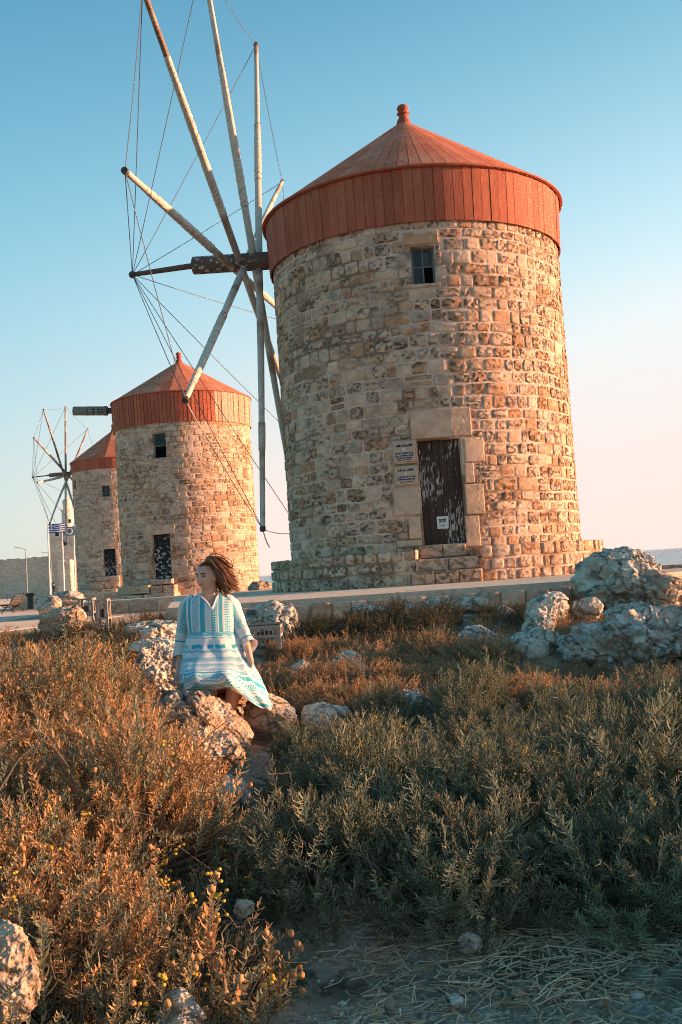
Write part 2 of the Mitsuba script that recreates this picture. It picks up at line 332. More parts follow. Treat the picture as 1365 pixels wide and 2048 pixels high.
def rotor(key, tips, roots, H, n, tipB, shaft_end, shaft_in, R, r_spar, rope_r, rng, cloth=(), brown=(), droop=0.12, wide=None):
    """windshaft, bowsprit pole, ten spars through the shaft, stays from the bowsprit and the rim rope"""
    x = np.asarray
    sh = tube(np.linspace(x(shaft_in), x(shaft_end), 9), R, 18)
    mb = MB(); uv = np.stack([np.r_[np.repeat(np.linspace(0, 1, 9), 18), 0, 1], np.zeros(9 * 18 + 2)], 1)
    mb.add(*sh, uv); mb.put(key + '__windshaft', 'shaft_wood', False)
    MB().add(*tube(np.linspace(x(shaft_end) - n * 0.05, x(tipB), 5), [R * 0.33, R * 0.32, R * 0.30, R * 0.28, R * 0.25], 10)).put(key + '__bowsprit', 'shaft_wood', False)
    ub = MB().addm(trimesh.creation.icosphere(2, R * 0.42).apply_translation(tipB)); ub.put(key + '__bowsprit_cap', 'dark_iron', False)
    for k, (t, r) in enumerate(zip(tips, roots)):
        t, r = x(t), x(r); u = np.linspace(0, 1, 15)[:, None]
        p = r * (1 - u) + t * u
        bend = np.cross(t - r, n); p = p + bend / np.linalg.norm(bend) * (rng.normal() * 0.04) * np.sin(PI * u)
        rad = np.interp(u[:, 0], [0, 0.2, 1], [r_spar * 1.1, r_spar * 1.12, r_spar * 0.72])
        sp = MB().add(*tube(p, rad, 9)).put(key + '__spar', 'brown_spar' if k in brown else 'spar_wood', True)
        MB().add(*tube([t - (t - r) * 0.008, t + (t - r) * 0.006], r_spar * 0.85, 8)).put(sp + '__end_cap', 'dark_iron', False)
        if k in cloth:                                              # sail rolled up round the spar and lashed with cord
            a, b = cloth[k]; m = 60; s = np.linspace(a, b, m)
            pp = np.stack([np.interp(s, u[:, 0], p[:, q]) for q in range(3)], 1)
            rr = np.interp(s, u[:, 0], rad) * (1.08 + 0.14 * np.sin(PI * np.linspace(0, 1, m)) + 0.03 * np.sin(np.arange(m) * 1.7) + rng.normal(0, 0.03, m))
            tt, aa, bb = frame_of(t - r)
            MB().add(*tube(pp, rr, 9)).put(sp + '__furled_sail', 'sail_cloth', True)
            m = 260; s = np.linspace(a, b, m); pp = np.stack([np.interp(s, u[:, 0], p[:, q]) for q in range(3)], 1)
            rr = np.interp(s, u[:, 0], rad) * 1.17
            turns = np.cumsum(np.where(np.sin(np.linspace(0, 11, m) + k) > 0.1, 0.28, 0.85))
            MB().add(*tube(pp + rr[:, None] * (np.cos(turns)[:, None] * aa + np.sin(turns)[:, None] * bb), rope_r * 0.6, 4)).put(sp + '__lashing', 'lashing_cord', False)
        MB().add(*tube(sag(x(tipB), t, 0.03), rope_r, 5)).put(key + '__stay_rope', 'rope', False)
        t2 = x(tips[(k + 1) % 10])
        MB().add(*tube(sag(t, t2, droop * rng.uniform(0.5, 1.5)), rope_r * 0.9, 5)).put(key + '__rim_rope', 'rope', False)

def rig(X, Y, v):
    a, e, th0, Rr, s0, zh = v[:6]; sk = v[6:11]
    n = np.array([-math.cos(a) * math.cos(e), -math.sin(a) * math.cos(e), math.sin(e)])
    u = np.array([math.sin(a), -math.cos(a), 0.0]); w = np.cross(n, u); w *= np.sign(w[2])
    H = np.array([X, Y, zh]) + n * s0
    root = [H + n * sk[k % 5] for k in range(10)]
    tip = [root[k] + Rr * (math.cos(th0 + k * PI / 5) * w + math.sin(th0 + k * PI / 5) * u) for k in range(10)]
    return tip, root, H, n

def window(key, c, R, op, inset, bars=(1, 1), frame='window_frame', fw=0.035, hole=None):
    """frame, glazing bars and panes set back in an opening of the wall"""
    a, b, u, v = op; r = R - inset; w = (b - a) * r
    k = put(f'{key}__window', *_frame_mesh(c, r, a, b, u, v, fw, bars), frame)
    xs, zs = np.linspace(a, b, bars[0] + 2), np.linspace(u, v, bars[1] + 2)
    for i in range(bars[0] + 1):
        for j in range(bars[1] + 1):
            if hole == (i, j): continue
            g = fw * 0.3
            MB().add([cyl(c, xs[i] + g / r, zs[j] + g, r), cyl(c, xs[i + 1] - g / r, zs[j] + g, r), cyl(c, xs[i + 1] - g / r, zs[j + 1] - g, r), cyl(c, xs[i] + g / r, zs[j + 1] - g, r)], [[0, 1, 2, 3]]).put(k + '__pane', 'pane_glass', False)
    q = lambda A, Z, d: cyl(c, A, Z, R - d)
    da = 0.05 / R; lo, hi = inset + 0.06, inset + 0.5
    mb = MB(); e = [(a - da, u - 0.05), (b + da, u - 0.05), (b + da, v + 0.05), (a - da, v + 0.05)]
    pts = [q(*p, lo) for p in e] + [q(*p, hi) for p in e]
    mb.add(pts, [[4, 5, 6, 7], [0, 1, 5, 4], [1, 2, 6, 5], [2, 3, 7, 6], [3, 0, 4, 7]]).put(key + '__window_recess', 'dark_room', False)
def _frame_mesh(c, r, a, b, u, v, fw, bars):
    mb = MB(); P = lambda A, Z: cyl(c, A, Z, r)
    for A in np.linspace(a, b, bars[0] + 2):
        k = min(max(A, a + fw / 2 / r), b - fw / 2 / r); wd = fw if A in (a, b) else fw * 0.6
        mb.add(*obox(P(k, u), P(k, v), wd, 0.04, up=cyl((0, 0), k, 0, 1.0)))
    for Z in np.linspace(u, v, bars[1] + 2):
        k = min(max(Z, u + fw / 2), v - fw / 2); wd = fw if Z in (u, v) else fw * 0.6
        mb.add(*obox(P(a + fw / r, k), P(b - fw / r, k), wd, 0.034, up=cyl((0, 0), (a + b) / 2, 0, 1.0)))
    return (mb.get(),)
def slab(c, R, a, b, u, v, out0, out1, bevel=0.012, n=4):
    """a dressed block that follows the wall: from R+out0 to R+out1"""
    mb = MB(); A = np.linspace(a, b, n); da = bevel / R; pts = []
    ring = []
    for x in A:
        e0, e1 = x == A[0], x == A[-1]
        xi = x + (da if e0 else -da if e1 else 0)
        ring.append([cyl(c, x, u, R + out0), cyl(c, x, u, R + out1 - bevel), cyl(c, xi, u + bevel, R + out1), cyl(c, xi, v - bevel, R + out1), cyl(c, x, v, R + out1 - bevel), cyl(c, x, v, R + out0)])
    V = np.array(ring); f = grid_faces(n, 6)
    caps = []
    for i in (0, n - 1):
        o = i * 6; caps += [[o, o + 1, o + 4, o + 5], [o + 1, o + 2, o + 3, o + 4]]
    return V.reshape(-1, 3), np.vstack([f, caps])

# ------------------------------------------------------------------ ground, terrace, sea
def nz(x, y, s, seed=0, o=4): return meshkit.fbm(np.stack([np.asarray(x) * s, np.asarray(y) * s, np.zeros_like(np.asarray(x, float))], -1), o, seed) - 0.5
BY = np.array([[-60, -1.6], [0, -1.52], [3.4, -1.50], [5, -1.42], [7.8, -1.2], [10, -1.0], [13.4, -0.66], [16, -0.80], [20, -0.9], [26, -1.0], [900, -1.0]])
def coast(y): return np.where(y > 15, 8.8 - 0.36 * (y - 22), 11.3 + (15 - y) * 0.5)
def height(x, y):
    x, y = np.asarray(x, float), np.asarray(y, float)
    z = np.interp(y, BY[:, 0], BY[:, 1])
    near = np.clip((24 - y) / 6, 0, 1)
    z = z + near * (0.34 * nz(x, y, 0.55, 1) + 0.10 * nz(x, y, 2.3, 2)) + 0.02 * nz(x, y, 9.0, 3) * np.clip((14 - y) / 4, 0, 1)
    z = z + 0.34 * np.clip((-0.175 * y - x) / 0.5, 0, 1) * np.clip((y - 3.9) / 1.0, 0, 1) * np.clip((10.5 - y) / 3.0, 0, 1)
    path = np.exp(-((y - 3.2) / 0.9) ** 2) * np.clip((x + 0.8) / 0.4, 0, 1)
    z = z * (1 - path) + (-1.5 + 0.07 * nz(x, y, 1.6, 4) + 0.05 * nz(x, y, 5.0, 5)) * path
    ter = np.clip((y - 13.2) / 0.6, 0, 1) * np.clip((x + 3.0) / 0.6, 0, 1)
    z = np.where((ter > 0) & (y < 40), np.minimum(z, z * (1 - ter) + (-0.72) * ter), z)
    d = np.clip((x - coast(y)) / 3.0, 0, 1); z = z * (1 - d) + (-4.5) * d
    d = np.clip((y - 300) / 20, 0, 1); return z * (1 - d) + (-4.5) * d
def spaced(*segs):
    return np.unique(np.round(np.concatenate([np.arange(a, b, s) for a, b, s in segs]), 4))
gx = np.r_[spaced((-460, -60, 40), (-60, -16, 4), (-16, -4.2, 0.4), (-4.2, 5.0, 0.07), (5.0, 16, 0.4), (16, 40, 4)), 60, 200, 460]
gy = np.r_[spaced((-60, -8, 4), (-8, 1.5, 0.5), (1.5, 9, 0.07), (9, 16, 0.15), (16, 30, 0.7), (30, 80, 5), (80, 340, 20)), 360]
GX, GY = np.meshgrid(gx, gy, indexing='ij')
def soil_color(p, n, uv):
    a = n3(p, 1.3, 4); b = n3(p, 28.0, 3)
    c = mix((0.12, 0.078, 0.050), (0.40, 0.285, 0.20), smoothstep(0.3, 0.68, n3(p, 2.6, 5))) * (0.55 + 0.9 * b)
    c = mix(c, (0.07, 0.045, 0.03), smoothstep(0.56, 0.66, n3(p + 8.0, 17.0, 3)) * 0.7)
    grav = smoothstep(0.50, 0.64, n3(p + 3.0, 1.3) + 0.14 * smoothstep(3.7, 3.1, p.y) + 0.16 * smoothstep(0.0, 0.5, p.x) - 0.17)
    d, e, r = voronoi(p.x * 42.0, p.y * 42.0)
    g = mix((0.34, 0.24, 0.175), (0.70, 0.53, 0.41), r) * (0.55 + 0.45 * smoothstep(0.02, 0.2, e - d))
    c = mix(c, g, grav * 0.85)
    return mix(c, (0.44, 0.36, 0.28), smoothstep(24.0, 27.0, p.y) * 0.8)
def soil_bump(p, n, uv):
    d, e, r = voronoi(p.x * 42.0, p.y * 42.0)
    return n3(p, 30.0) + 0.5 * smoothstep(0.5, 0.0, d)
matte('soil', soil_color, 0.95, soil_bump, 0.015, 0.15)
structure('ground', (np.stack([GX, GY, height(GX, GY)], -1).reshape(-1, 3), grid_faces(len(gx), len(gy))), 'soil', True)

def sea_bump(p, n, uv): return fbm(p.x * 0.5, p.y * 0.22, 0.0, octaves=4)
scene['sea_water'] = {'type': 'bumpmap', 'tex': proc(sea_bump, eps=0.05), 'scale': 0.22,
                      'bsdf': {'type': 'principled', 'base_color': rgb(0.05, 0.13, 0.16), 'roughness': 0.22, 'specular': 0.5}}
structure('sea', (np.array([[-15000, -800, -2.1], [15000, -800, -2.1], [15000, 15000, -2.1], [-15000, 15000, -2.1]], float), np.array([[0, 1, 2, 3]])), 'sea_water')

def pave_color(p, n, uv):
    c = mix((0.46, 0.37, 0.28), (0.60, 0.50, 0.40), n3(p, 1.1, 4)) * (0.85 + 0.3 * n3(p, 22.0))
    return mix(c, (0.30, 0.26, 0.21), smoothstep(0.60, 0.75, n3(p + 5.0, 2.7)) * 0.6)
matte('paving', pave_color, 0.85, lambda p, n, uv: n3(p, 14.0, 4), 0.012, 0.2)
def polygon_slab(poly, z0, z1):
    from shapely.geometry import Polygon
    m = trimesh.creation.extrude_polygon(Polygon(poly), z1 - z0, engine='earcut'); m.apply_translation([0, 0, z0]); return m
def platform(key, poly, z1, z0, rng, face, bh=None, bw=(0.28, 0.5), overhang=0.03):
    """a low stone platform: paved top, and along its front edges (FACE: pairs of corner numbers) upright blocks"""
    top = polygon_slab(poly, z0, z1)
    k = structure(key, top, 'paving')
    poly = np.array(poly, float)
    for (i, j) in face:
        a, b = poly[i], poly[j]; L = np.linalg.norm(b - a); d = (b - a) / L; nrm = np.array([d[1], -d[0]])
        s = 0.0
        while s < L - 0.05:
            w = min(rng.uniform(*bw), L - s)
            if L - s - w < 0.1: w = L - s
            surf = lambda A, Z, O: np.stack([a[0] + d[0] * A + nrm[0] * (O + 0.015), a[1] + d[1] * A + nrm[1] * (O + 0.015), Z], -1)
            st = stone_patch(rng, surf, s, s + w, z0 + 0.0, z1 - 0.055 - rng.uniform(0, 0.02), 1.0, 0.03, 0.15, 0.006, 7, 6, tone=rng.choice([0.1, 0.25, 0.3, 0.7]))
            MB().add(*st).put(k + '__block', 'stone', True); s += w
    return k
rng = np.random.default_rng(5)
TZ = -0.34
platform('terrace', [(-2.45, 14.05), (3.45, 14.25), (5.2, 15.6), (6.6, 18.5), (6.6, 24.0), (4.5, 27.0), (-1.5, 28.5), (-4.0, 24.0)], TZ, -0.66, rng, [(0, 1), (1, 2), (2, 3), (7, 0)])
platform('terrace', [(-11.2, 37.6), (-5.6, 37.4), (-3.2, 40.0), (-3.4, 46.0), (-8.0, 48.5), (-11.5, 44.0)], -0.50, -1.05, rng, [(0, 1), (1, 2), (7 - 2, 0)], bw=(0.5, 1.1))
platform('terrace', [(-19.6, 60.2), (-11.8, 59.2), (-10.5, 66.0), (-13.0, 70.0), (-19.0, 70.0)], -0.30, -1.05, rng, [(0, 1), (4, 0)], bw=(0.7, 1.4))
structure('promenade', polygon_slab([(-9.5, 26.5), (-7.5, 34.5), (-12.6, 36.5), (-12.8, 50), (-21.5, 58), (-21.5, 74), (-12, 74), (-40, 205), (-140, 205), (-140, 26.5)], -1.3, -0.985), 'paving')

# ------------------------------------------------------------------ the near windmill
rng = np.random.default_rng(11)
c1, R1 = (1.94, 22.0), 3.05
M1 = thing('windmill', 'nearest and largest stone windmill, red cap, two plaques beside its weathered door', 'windmill')
def rect1(x0, y0, x1, y1, R=R1):                                     # pixel corners of an upright rectangle on the wall (the picture leans)
    xm, ym = (x0 + x1) / 2, (y0 + y1) / 2; lean = 0.062
    return (on_cylinder(x0, ym, c1, R)[0], on_cylinder(x1, ym, c1, R)[0], on_cylinder(xm, y1, c1, R)[1], on_cylinder(xm, y0, c1, R)[1])
door1, win1 = rect1(841, 877.5, 929.5, 1088.5), rect1(823, 491.5, 871.5, 567)
frame_blocks = [('lintel', (820, 817, 943, 875), .45), ('window_lintel', (806, 463, 878, 489), .5), ('jamb', (928, 876, 968, 924), .3), ('jamb', (928.6, 926, 949, 966), .2), ('jamb', (930, 968, 969, 1029), .2), ('jamb', (931, 1031, 961, 1094), .2),
                ('jamb', (785, 880, 836, 928), .2), ('jamb', (788, 931, 838, 972), .2), ('jamb', (788, 975, 842, 1031), .65), ('jamb', (818, 1033, 844, 1078), .3), ('jamb', (795, 1080, 846, 1094), .2)]
rects = [(nm, rect1(*q), t) for nm, q, t in frame_blocks]
core_wall(c1, R1, -0.4, 6.55, [door1, win1], M1 + '__wall', 0.2)
g = 0.004
cells = lay(rng, -0.36, 6.52, 0.17, 0.27, 0.18, 0.36, R1, [door1, win1] + [(a - g, b + g, u - 0.01, v + 0.01) for _, (a, b, u, v), _ in rects])
def waver(A, Z, seed, ops):
    q = np.stack([np.cos(A) * 2.6, np.sin(A) * 2.6, Z * 0.9], -1); f = np.ones_like(Z)
    for (a, b, u, v) in ops: f = f * np.clip(np.maximum(np.maximum(a - A, A - b) * 3.0, np.maximum(u - Z, Z - v)) / 0.25, 0, 1)
    return f * (0.07 * (meshkit.noise(q, seed) - .5) + 0.04 * (meshkit.noise(q * 2.7, seed + 1) - .5))
hold1 = [door1, win1] + [r_ for _, r_, _ in rects]
surf1 = lambda A, Z, O: cyl(c1, A, Z + waver(A, Z, 1, hold1), R1 + O)
def rough1(r, a, z):
    smooth = r.random() < (0.42 if a < -0.1 else 0.22)
    return r.uniform(0.03, 0.25) if smooth else r.uniform(0.4, 1.0)
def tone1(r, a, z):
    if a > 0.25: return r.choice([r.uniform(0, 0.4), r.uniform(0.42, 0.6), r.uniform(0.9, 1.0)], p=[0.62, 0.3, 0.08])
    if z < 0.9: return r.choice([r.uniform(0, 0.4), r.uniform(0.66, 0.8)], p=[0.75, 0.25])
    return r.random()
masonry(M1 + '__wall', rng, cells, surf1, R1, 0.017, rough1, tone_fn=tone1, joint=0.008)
for nm, (a, b, u, v), tone in rects:
    MB().add(*slab(c1, R1, a + g, b - g, u + 0.004, v - 0.004, -0.02, 0.05 + rng.uniform(-0.008, 0.012), 0.014), (tone, 0.02)).put(f'{M1}__{nm}', 'stone', False)
# door of old planks, set back, with a notice
a, b, u, v = door1; nb = 6; dk = M1 + '__door'
MB().add(*slab(c1, R1, a, b, u, v, -0.20, -0.172)).put(dk, 'door_wood', False)
for k in range(nb):
    x0, x1 = a + (b - a) * k / nb, a + (b - a) * (k + 1) / nb
    MB().add(*slab(c1, R1, x0 + 0.001, x1 - 0.001, u + 0.004, v, -0.172, -0.150 + rng.uniform(-0.004, 0.004), 0.005, 2), (rng.random(), rng.random())).put(dk + '__plank', 'door_wood', False)
pa, pz = on_cylinder(886, 1045, c1, R1 - 0.14)
nk = MB().add(*slab(c1, R1, pa - 0.036, pa + 0.036, pz - 0.115, pz + 0.115, -0.146, -0.136, 0.002, 2)).put(dk + '__notice', 'notice_white', False, label='small white notice fixed low on the door')
mb = MB()
for k in range(6): mb.add(*slab(c1, R1, pa - 0.024 + k * 0.0085, pa - 0.0185 + k * 0.0085, pz + 0.0, pz + (0.05 if k % 2 else 0.062), -0.137, -0.1335, 0.001, 2))
mb.add(*slab(c1, R1, pa - 0.026, pa + 0.026, pz + 0.05, pz + 0.066, -0.137, -0.1335, 0.001, 2))
for k in range(3): mb.add(*slab(c1, R1, pa - 0.025, pa + 0.02 - k * 0.004, pz - 0.035 - k * 0.024, pz - 0.029 - k * 0.024, -0.137, -0.1345, 0.001, 2))
mb.put(dk + '__notice__print' if False else dk + '__notice_print', 'notice_ink', False)
# two plaques with faded blue lettering round a small emblem (the words cannot be read in the photograph)
for (x0, y0, x1, y1), rows, side in (((789, 884, 831, 924), [(0.81, .12, .74), (0.42, .075, .84), (0.30, .075, .84), (0.185, .07, .7), (0.09, .045, .6)], 'upper'), ((793, 934, 835, 969), [(0.81, .13, .74), (0.42, .085, .8), (0.28, .085, .8), (0.14, .06, .6)], 'lower')):
    a, b, u, v = rect1(x0, y0, x1, y1); pk = MB().add(*slab(c1, R1, a, b, u, v, 0.03, 0.078, 0.006, 4)).put(M1 + '__plaque', 'plaque', False, label=f'{side} of the two stone plaques with faded blue lettering')
    mb = MB(); w, h = b - a, v - u; pr = np.random.default_rng(len(rows))
    for (zc, hh, ww) in rows:
        x = -ww / 2
        while x < ww / 2:
            lw = pr.uniform(0.03, 0.055); s = pr.random()
            z = u + h * (zc - hh / 2)
            am = (a + b) / 2 + w * x
            mb.add(*slab(c1, R1, am, am + w * lw * 1.12, z, z + h * hh * (1 if s < .8 else .6), 0.074, 0.0805, 0.001, 2))
            if s < 0.6: mb.add(*slab(c1, R1, am, am + w * lw, z + h * hh * (0.0 if s < .3 else .62), z + h * hh * (0.28 if s < .3 else 0.9), 0.074, 0.0803, 0.001, 2))
            x += lw * (1.25 if pr.random() < .86 else 2.0)
    mb.put(pk + '__lettering', 'blue_letter', False, kind='stuff')
    th = np.linspace(0, 2 * PI, 13); am, zm = (a + b) / 2, u + h * 0.61; rr = h * 0.075
    pts = cyl(c1, am + rr * np.cos(th) / R1, zm + rr * np.sin(th), R1 + 0.0815)
    MB().add(np.vstack([pts, cyl(c1, am, zm, R1 + 0.083)[None]]), [[i, i + 1, 13] for i in range(12)]).put(pk + '__emblem', 'emblem', False)
window(M1, c1, R1, win1, 0.16, (1, 1), hole=(1, 0))
MB().add(*slab(c1, R1, win1[0] - 0.02, win1[1] + 0.02, win1[2] - 0.07, win1[2] - 0.005, -0.15, 0.035, 0.01, 3), (0.2, 0.3)).put(M1 + '__window_sill', 'stone', False)
# plinth round the foot, with a gap for the steps
PR, PZ0, PZ1 = 3.50, TZ - 0.02, 0.31
st_rows = [((838, 1090, 934, 1113), 0.16, 2), ((834, 1115, 961, 1139), 0.36, 2), ((822, 1141, 968, 1166), 0.56, 3)]
sa0, sa1 = rect1(834, 1115, 963, 1139, R1 + 0.4)[:2]
pl = MB(); pl.add(*lathe([(PR - 0.03, PZ0), (PR - 0.03, PZ1 - 0.03), (R1 - 0.02, PZ1 - 0.03)], c1, 90, sa1, sa0 + 2 * PI))
pk = pl.put(M1 + '__plinth', 'mortar', False)
for e in (sa0, sa1):
    ef = lambda A, Z, O, e=e: np.stack([c1[0] + A * math.sin(e) + O * math.cos(e) * (1 if e == sa0 else -1), c1[1] - A * math.cos(e) + O * math.sin(e) * (1 if e == sa0 else -1), Z], -1)
    for z0, z1 in ((PZ0, -0.12), (-0.12, 0.10), (0.10, PZ1)):
        P, f, uv = stone_patch(rng, ef, R1, PR + 0.02, z0, z1, 1.0, 0.02, 0.3); MB().add(P, f if e == sa0 else f[:, ::-1], uv).put(pk + '__brick', 'stone', True)
pc = lay(rng, PZ0, PZ1, 0.17, 0.24, 0.16, 0.34, PR, [], sa1, 1.9) + lay(rng, PZ0, PZ1, 0.12, 0.24, 0.14, 0.30, PR, [], -1.9, sa0)
pc += lay(rng, PZ0, PZ1, 0.2, 0.24, 0.3, 0.5, PR, [], 1.9, 2 * PI - 1.9)
masonry(pk, rng, pc, lambda A, Z, O: cyl(c1, A, Z, PR - 0.03 + O), PR, 0.035, lambda r, a, z: r.uniform(0.3, 1.0) if a < 0 else r.uniform(0.1, 0.6), tone_fn=lambda r, a, z: r.choice([r.uniform(0, .35), r.uniform(.64, .84)], p=[.6, .4]) if a < 0 else r.uniform(0, 0.62), joint=0.014)
capc = lay(rng, 0, 1, 1, 1.1, 0.3, 0.5, PR, [], -1.9, 1.9)
for (q, out, n) in st_rows:
    a, b, u, v = rect1(*q, R1 + out); u2 = u
    for k in range(n):
        x0, x1 = a + (b - a) * k / n, a + (b - a) * (k + 1) / n
        MB().add(*slab(c1, R1, x0 + 0.002, x1 - 0.002, u - 0.01, v + rng.uniform(-.006, .006), -0.25 if q[1] < 1100 else -0.02, out + rng.uniform(-0.012, 0.012), 0.022, 4), (rng.uniform(0, 0.45), 0.5)).put(M1 + '__step', 'stone', False)
# cap: upright boards, a rim, a boarded cone and a turned finial
eR, eZ, bZ, aZ = 3.226, 7.476, 6.43, 9.72
put(M1 + '__cap_band', lathe([(3.085, bZ + 0.02), (3.12, eZ - 0.02)], c1, 96), 'red_paint')
ring_boards(M1 + '__cap_band', 'board', c1, 3.125, 3.165, bZ, eZ - 0.015, 104, 0.025, 'red_paint', rng, gap=0.005, jitter=0.007)
rk = put(M1 + '__roof', lathe([(3.10, eZ - 0.02), (3.18, eZ - 0.01), (0.02, aZ - 0.10)], c1, 96), 'roof_felt')
ring_boards(M1 + '__roof', 'board', c1, eR, 0.055, eZ, aZ, 84, 0.02, 'roof_felt', rng, gap=0.006, jitter=0.004)
MB().add(*lathe([(3.19, eZ - 0.045), (eR + 0.012, eZ - 0.03), (eR + 0.016, eZ + 0.0), (3.19, eZ + 0.01)], c1, 96)).put(M1 + '__roof_rim', 'red_paint', False)
finial(M1, c1, aZ - 0.03, 10.11, 0.115)
tip, root, H, n1 = rig(1.94, 22.0, [-0.1808, -0.0296, -0.2917, 6.2744, 3.836, 7.0691, -0.381, -0.2778, 0.0278, 0.2213, -0.0458])
tb = at(265, 549, H[1] + 0.42); se = at(388, 531, H[1] + 0.21)
rotor(M1, tip, root, H, n1, tb, se, np.array([1.2, 22.1, 6.87]), 0.20, 0.072, 0.0085, rng, cloth={0: (.36, .62), 1: (.2, .66), 2: (.22, .80), 3: (.25, .86), 4: (.42, .9), 5: (.62, .72), 8: (.3, .8)}, brown=(2,))
for p0, p1 in ((tip[5], tip[5] + np.array([0.12, 0.0, -0.38])), (tip[4], tip[4] + np.array([0.45, 0, -0.85]))):
    q = sag(p0, p1, 0.06); MB().add(*tube(q, 0.011, 5)).put(M1 + '__loose_rope', 'pale_rope' if p1[2] > 1.5 else 'rope', False)

# ------------------------------------------------------------------ the second and third windmills
def far_mill(key, c, R, zs, door, win, planks, pal, rng, most=300, lintel=True, slit=None, hs=(0.17, 0.27)):
    zb, zband, ze, za, zf = zs
    ops = [door, win] + ([slit] if slit else [])
    core_wall(c, R, zb, zband + 0.12, ops, key + '__wall', 0.25)
    lt = [(door[0] - 0.13, door[1] + 0.08, door[3], door[3] + 0.36)] if lintel else []
    cells = lay(rng, zb, zband + 0.1, *hs, 0.2, 0.44, R, ops + lt)
    masonry(key + '__wall', rng, cells, lambda A, Z, O: cyl(c, A, Z + waver(A, Z, 7, ops + lt), R + O), R, 0.018, lambda r, a, z: r.uniform(0.05, .3) if z > zband - 0.5 or r.random() < .3 else r.uniform(.4, 1), most, tone_fn=pal, dens=(7, 6))
    for (a, b, u, v) in lt: MB().add(*slab(c, R, a, b, u + .005, v - .005, -0.02, 0.045), (0.3, 0.2)).put(key + '__lintel', 'stone', False)
    a, b, u, v = door
    dk = MB().add(*slab(c, R, a, b, u, v, -0.25, -0.2)).put(key + '__door', 'black_door', False)
    for k in range(4): MB().add(*slab(c, R, a + (b - a) * k / 4 + .001, a + (b - a) * (k + 1) / 4 - .001, u, v, -0.2, -0.18 + rng.uniform(-.005, .005), .005, 2)).put(dk + '__plank', 'black_door', False)
    window(key, c, R, win, 0.17, (0, 1) if not slit else (1, 2), hole=(0, 0) if not slit else None)
    if slit: window(key, c, R, slit, 0.15, (0, 0))
    R_e = R * 1.045
    put(key + '__cap_band', lathe([(R * 1.012, zband + .02), (R * 1.02, ze - .02)], c, 72), 'red_paint')
    ring_boards(key + '__cap_band', 'board', c, R * 1.024, R * 1.034, zband, ze - .015, planks, 0.02, (lambda am: 'pale_plank' if planks > 80 and 0.60 < am < 1.6 else 'red_paint'), rng, gap=0.012 if planks > 80 else 0.004, jitter=0.012 if planks > 80 else 0.004)
    put(key + '__roof', lathe([(R * 1.01, ze - .02), (R_e - .03, ze - .01), (.02, za - .10)], c, 72), 'roof_felt')
    ring_boards(key + '__roof', 'panel', c, R_e, .05, ze, za, 26, 0.02, 'roof_felt', rng, gap=.004, jitter=.006)
    MB().add(*lathe([(R_e - .03, ze - .04), (R_e + .012, ze - .03), (R_e + .014, ze), (R_e - .03, ze + .012)], c, 72)).put(key + '__roof_rim', 'red_paint', False)
    finial(key, c, za - .03, zf, 0.11)

c2, R2 = (-6.40, 42.9), 2.80
def rect_on(c, R, x0, y0, x1, y1):
    xm, ym = (x0 + x1) / 2, (y0 + y1) / 2
    return (on_cylinder(x0, ym, c, R)[0], on_cylinder(x1, ym, c, R)[0], on_cylinder(xm, y1, c, R)[1], on_cylinder(xm, y0, c, R)[1])
M2 = thing('windmill', 'middle stone windmill with half-open window, black door and slotted shaft without spars', 'windmill')
pal2 = lambda r, a, z: r.choice([r.uniform(0, .4), r.uniform(.42, .6), r.uniform(.84, .93)], p=[.62, .28, .10])
far_mill(M2, c2, R2, (-0.55, 6.30, 7.53, 9.28, 9.68), rect_on(c2, R2, 305, 1068.5, 342, 1158.5), rect_on(c2, R2, 305, 866, 332, 916), 112, pal2, np.random.default_rng(21))
# the bare shaft: a slotted barrel of bars between collars
e0, e1 = at(147.5, 822, 43.0), at(224, 821.5, 42.9); ax = (e1 - e0) / np.linalg.norm(e1 - e0)
sk = MB().add(*tube([e0 + ax * .02, e1 + ax * 1.2], 0.125, 14)).put(M2 + '__windshaft', 'dark_iron', False)
t_, a_, b_ = frame_of(ax); L = np.linalg.norm(e1 - e0)
for s0, s1, r in ((0, .36, .19), (.40, .52, .195), (.58, .66, .19), (.70, .76, .17), (.80, .88, .205)):
    MB().add(*tube([e0 + ax * L * s0, e0 + ax * L * s1], r, 14)).put(sk + '__collar', 'shaft_grey', False)
for k in range(8):
    g_ = k * PI / 4 + 0.2; o = (a_ * math.cos(g_) + b_ * math.sin(g_)) * 0.165
    MB().add(*obox(e0 + ax * L * .3 + o, e0 + ax * L * .86 + o, .07, .05)).put(sk + '__bar', 'shaft_grey', False)
rr = np.random.default_rng(3)
for (q, o, t) in (((262, 1160, 345, 1170), .35, 0.3), ((300, 1171, 350, 1189), .7, .2), ((232, 1172, 298, 1189), .75, .3), ((236, 1190, 352, 1207), 1.1, .35)):
    a, b, u, v = rect_on(c2, R2 + o, *q)
    for k in range(2): MB().add(*slab(c2, R2, a + (b - a) * k / 2 + .003, a + (b - a) * (k + 1) / 2 - .003, u, v + rr.uniform(-.01, .01), -0.02, o + rr.uniform(-.04, .04), .03, 4), (t, .5)).put(M2 + '__step', 'stone', False)

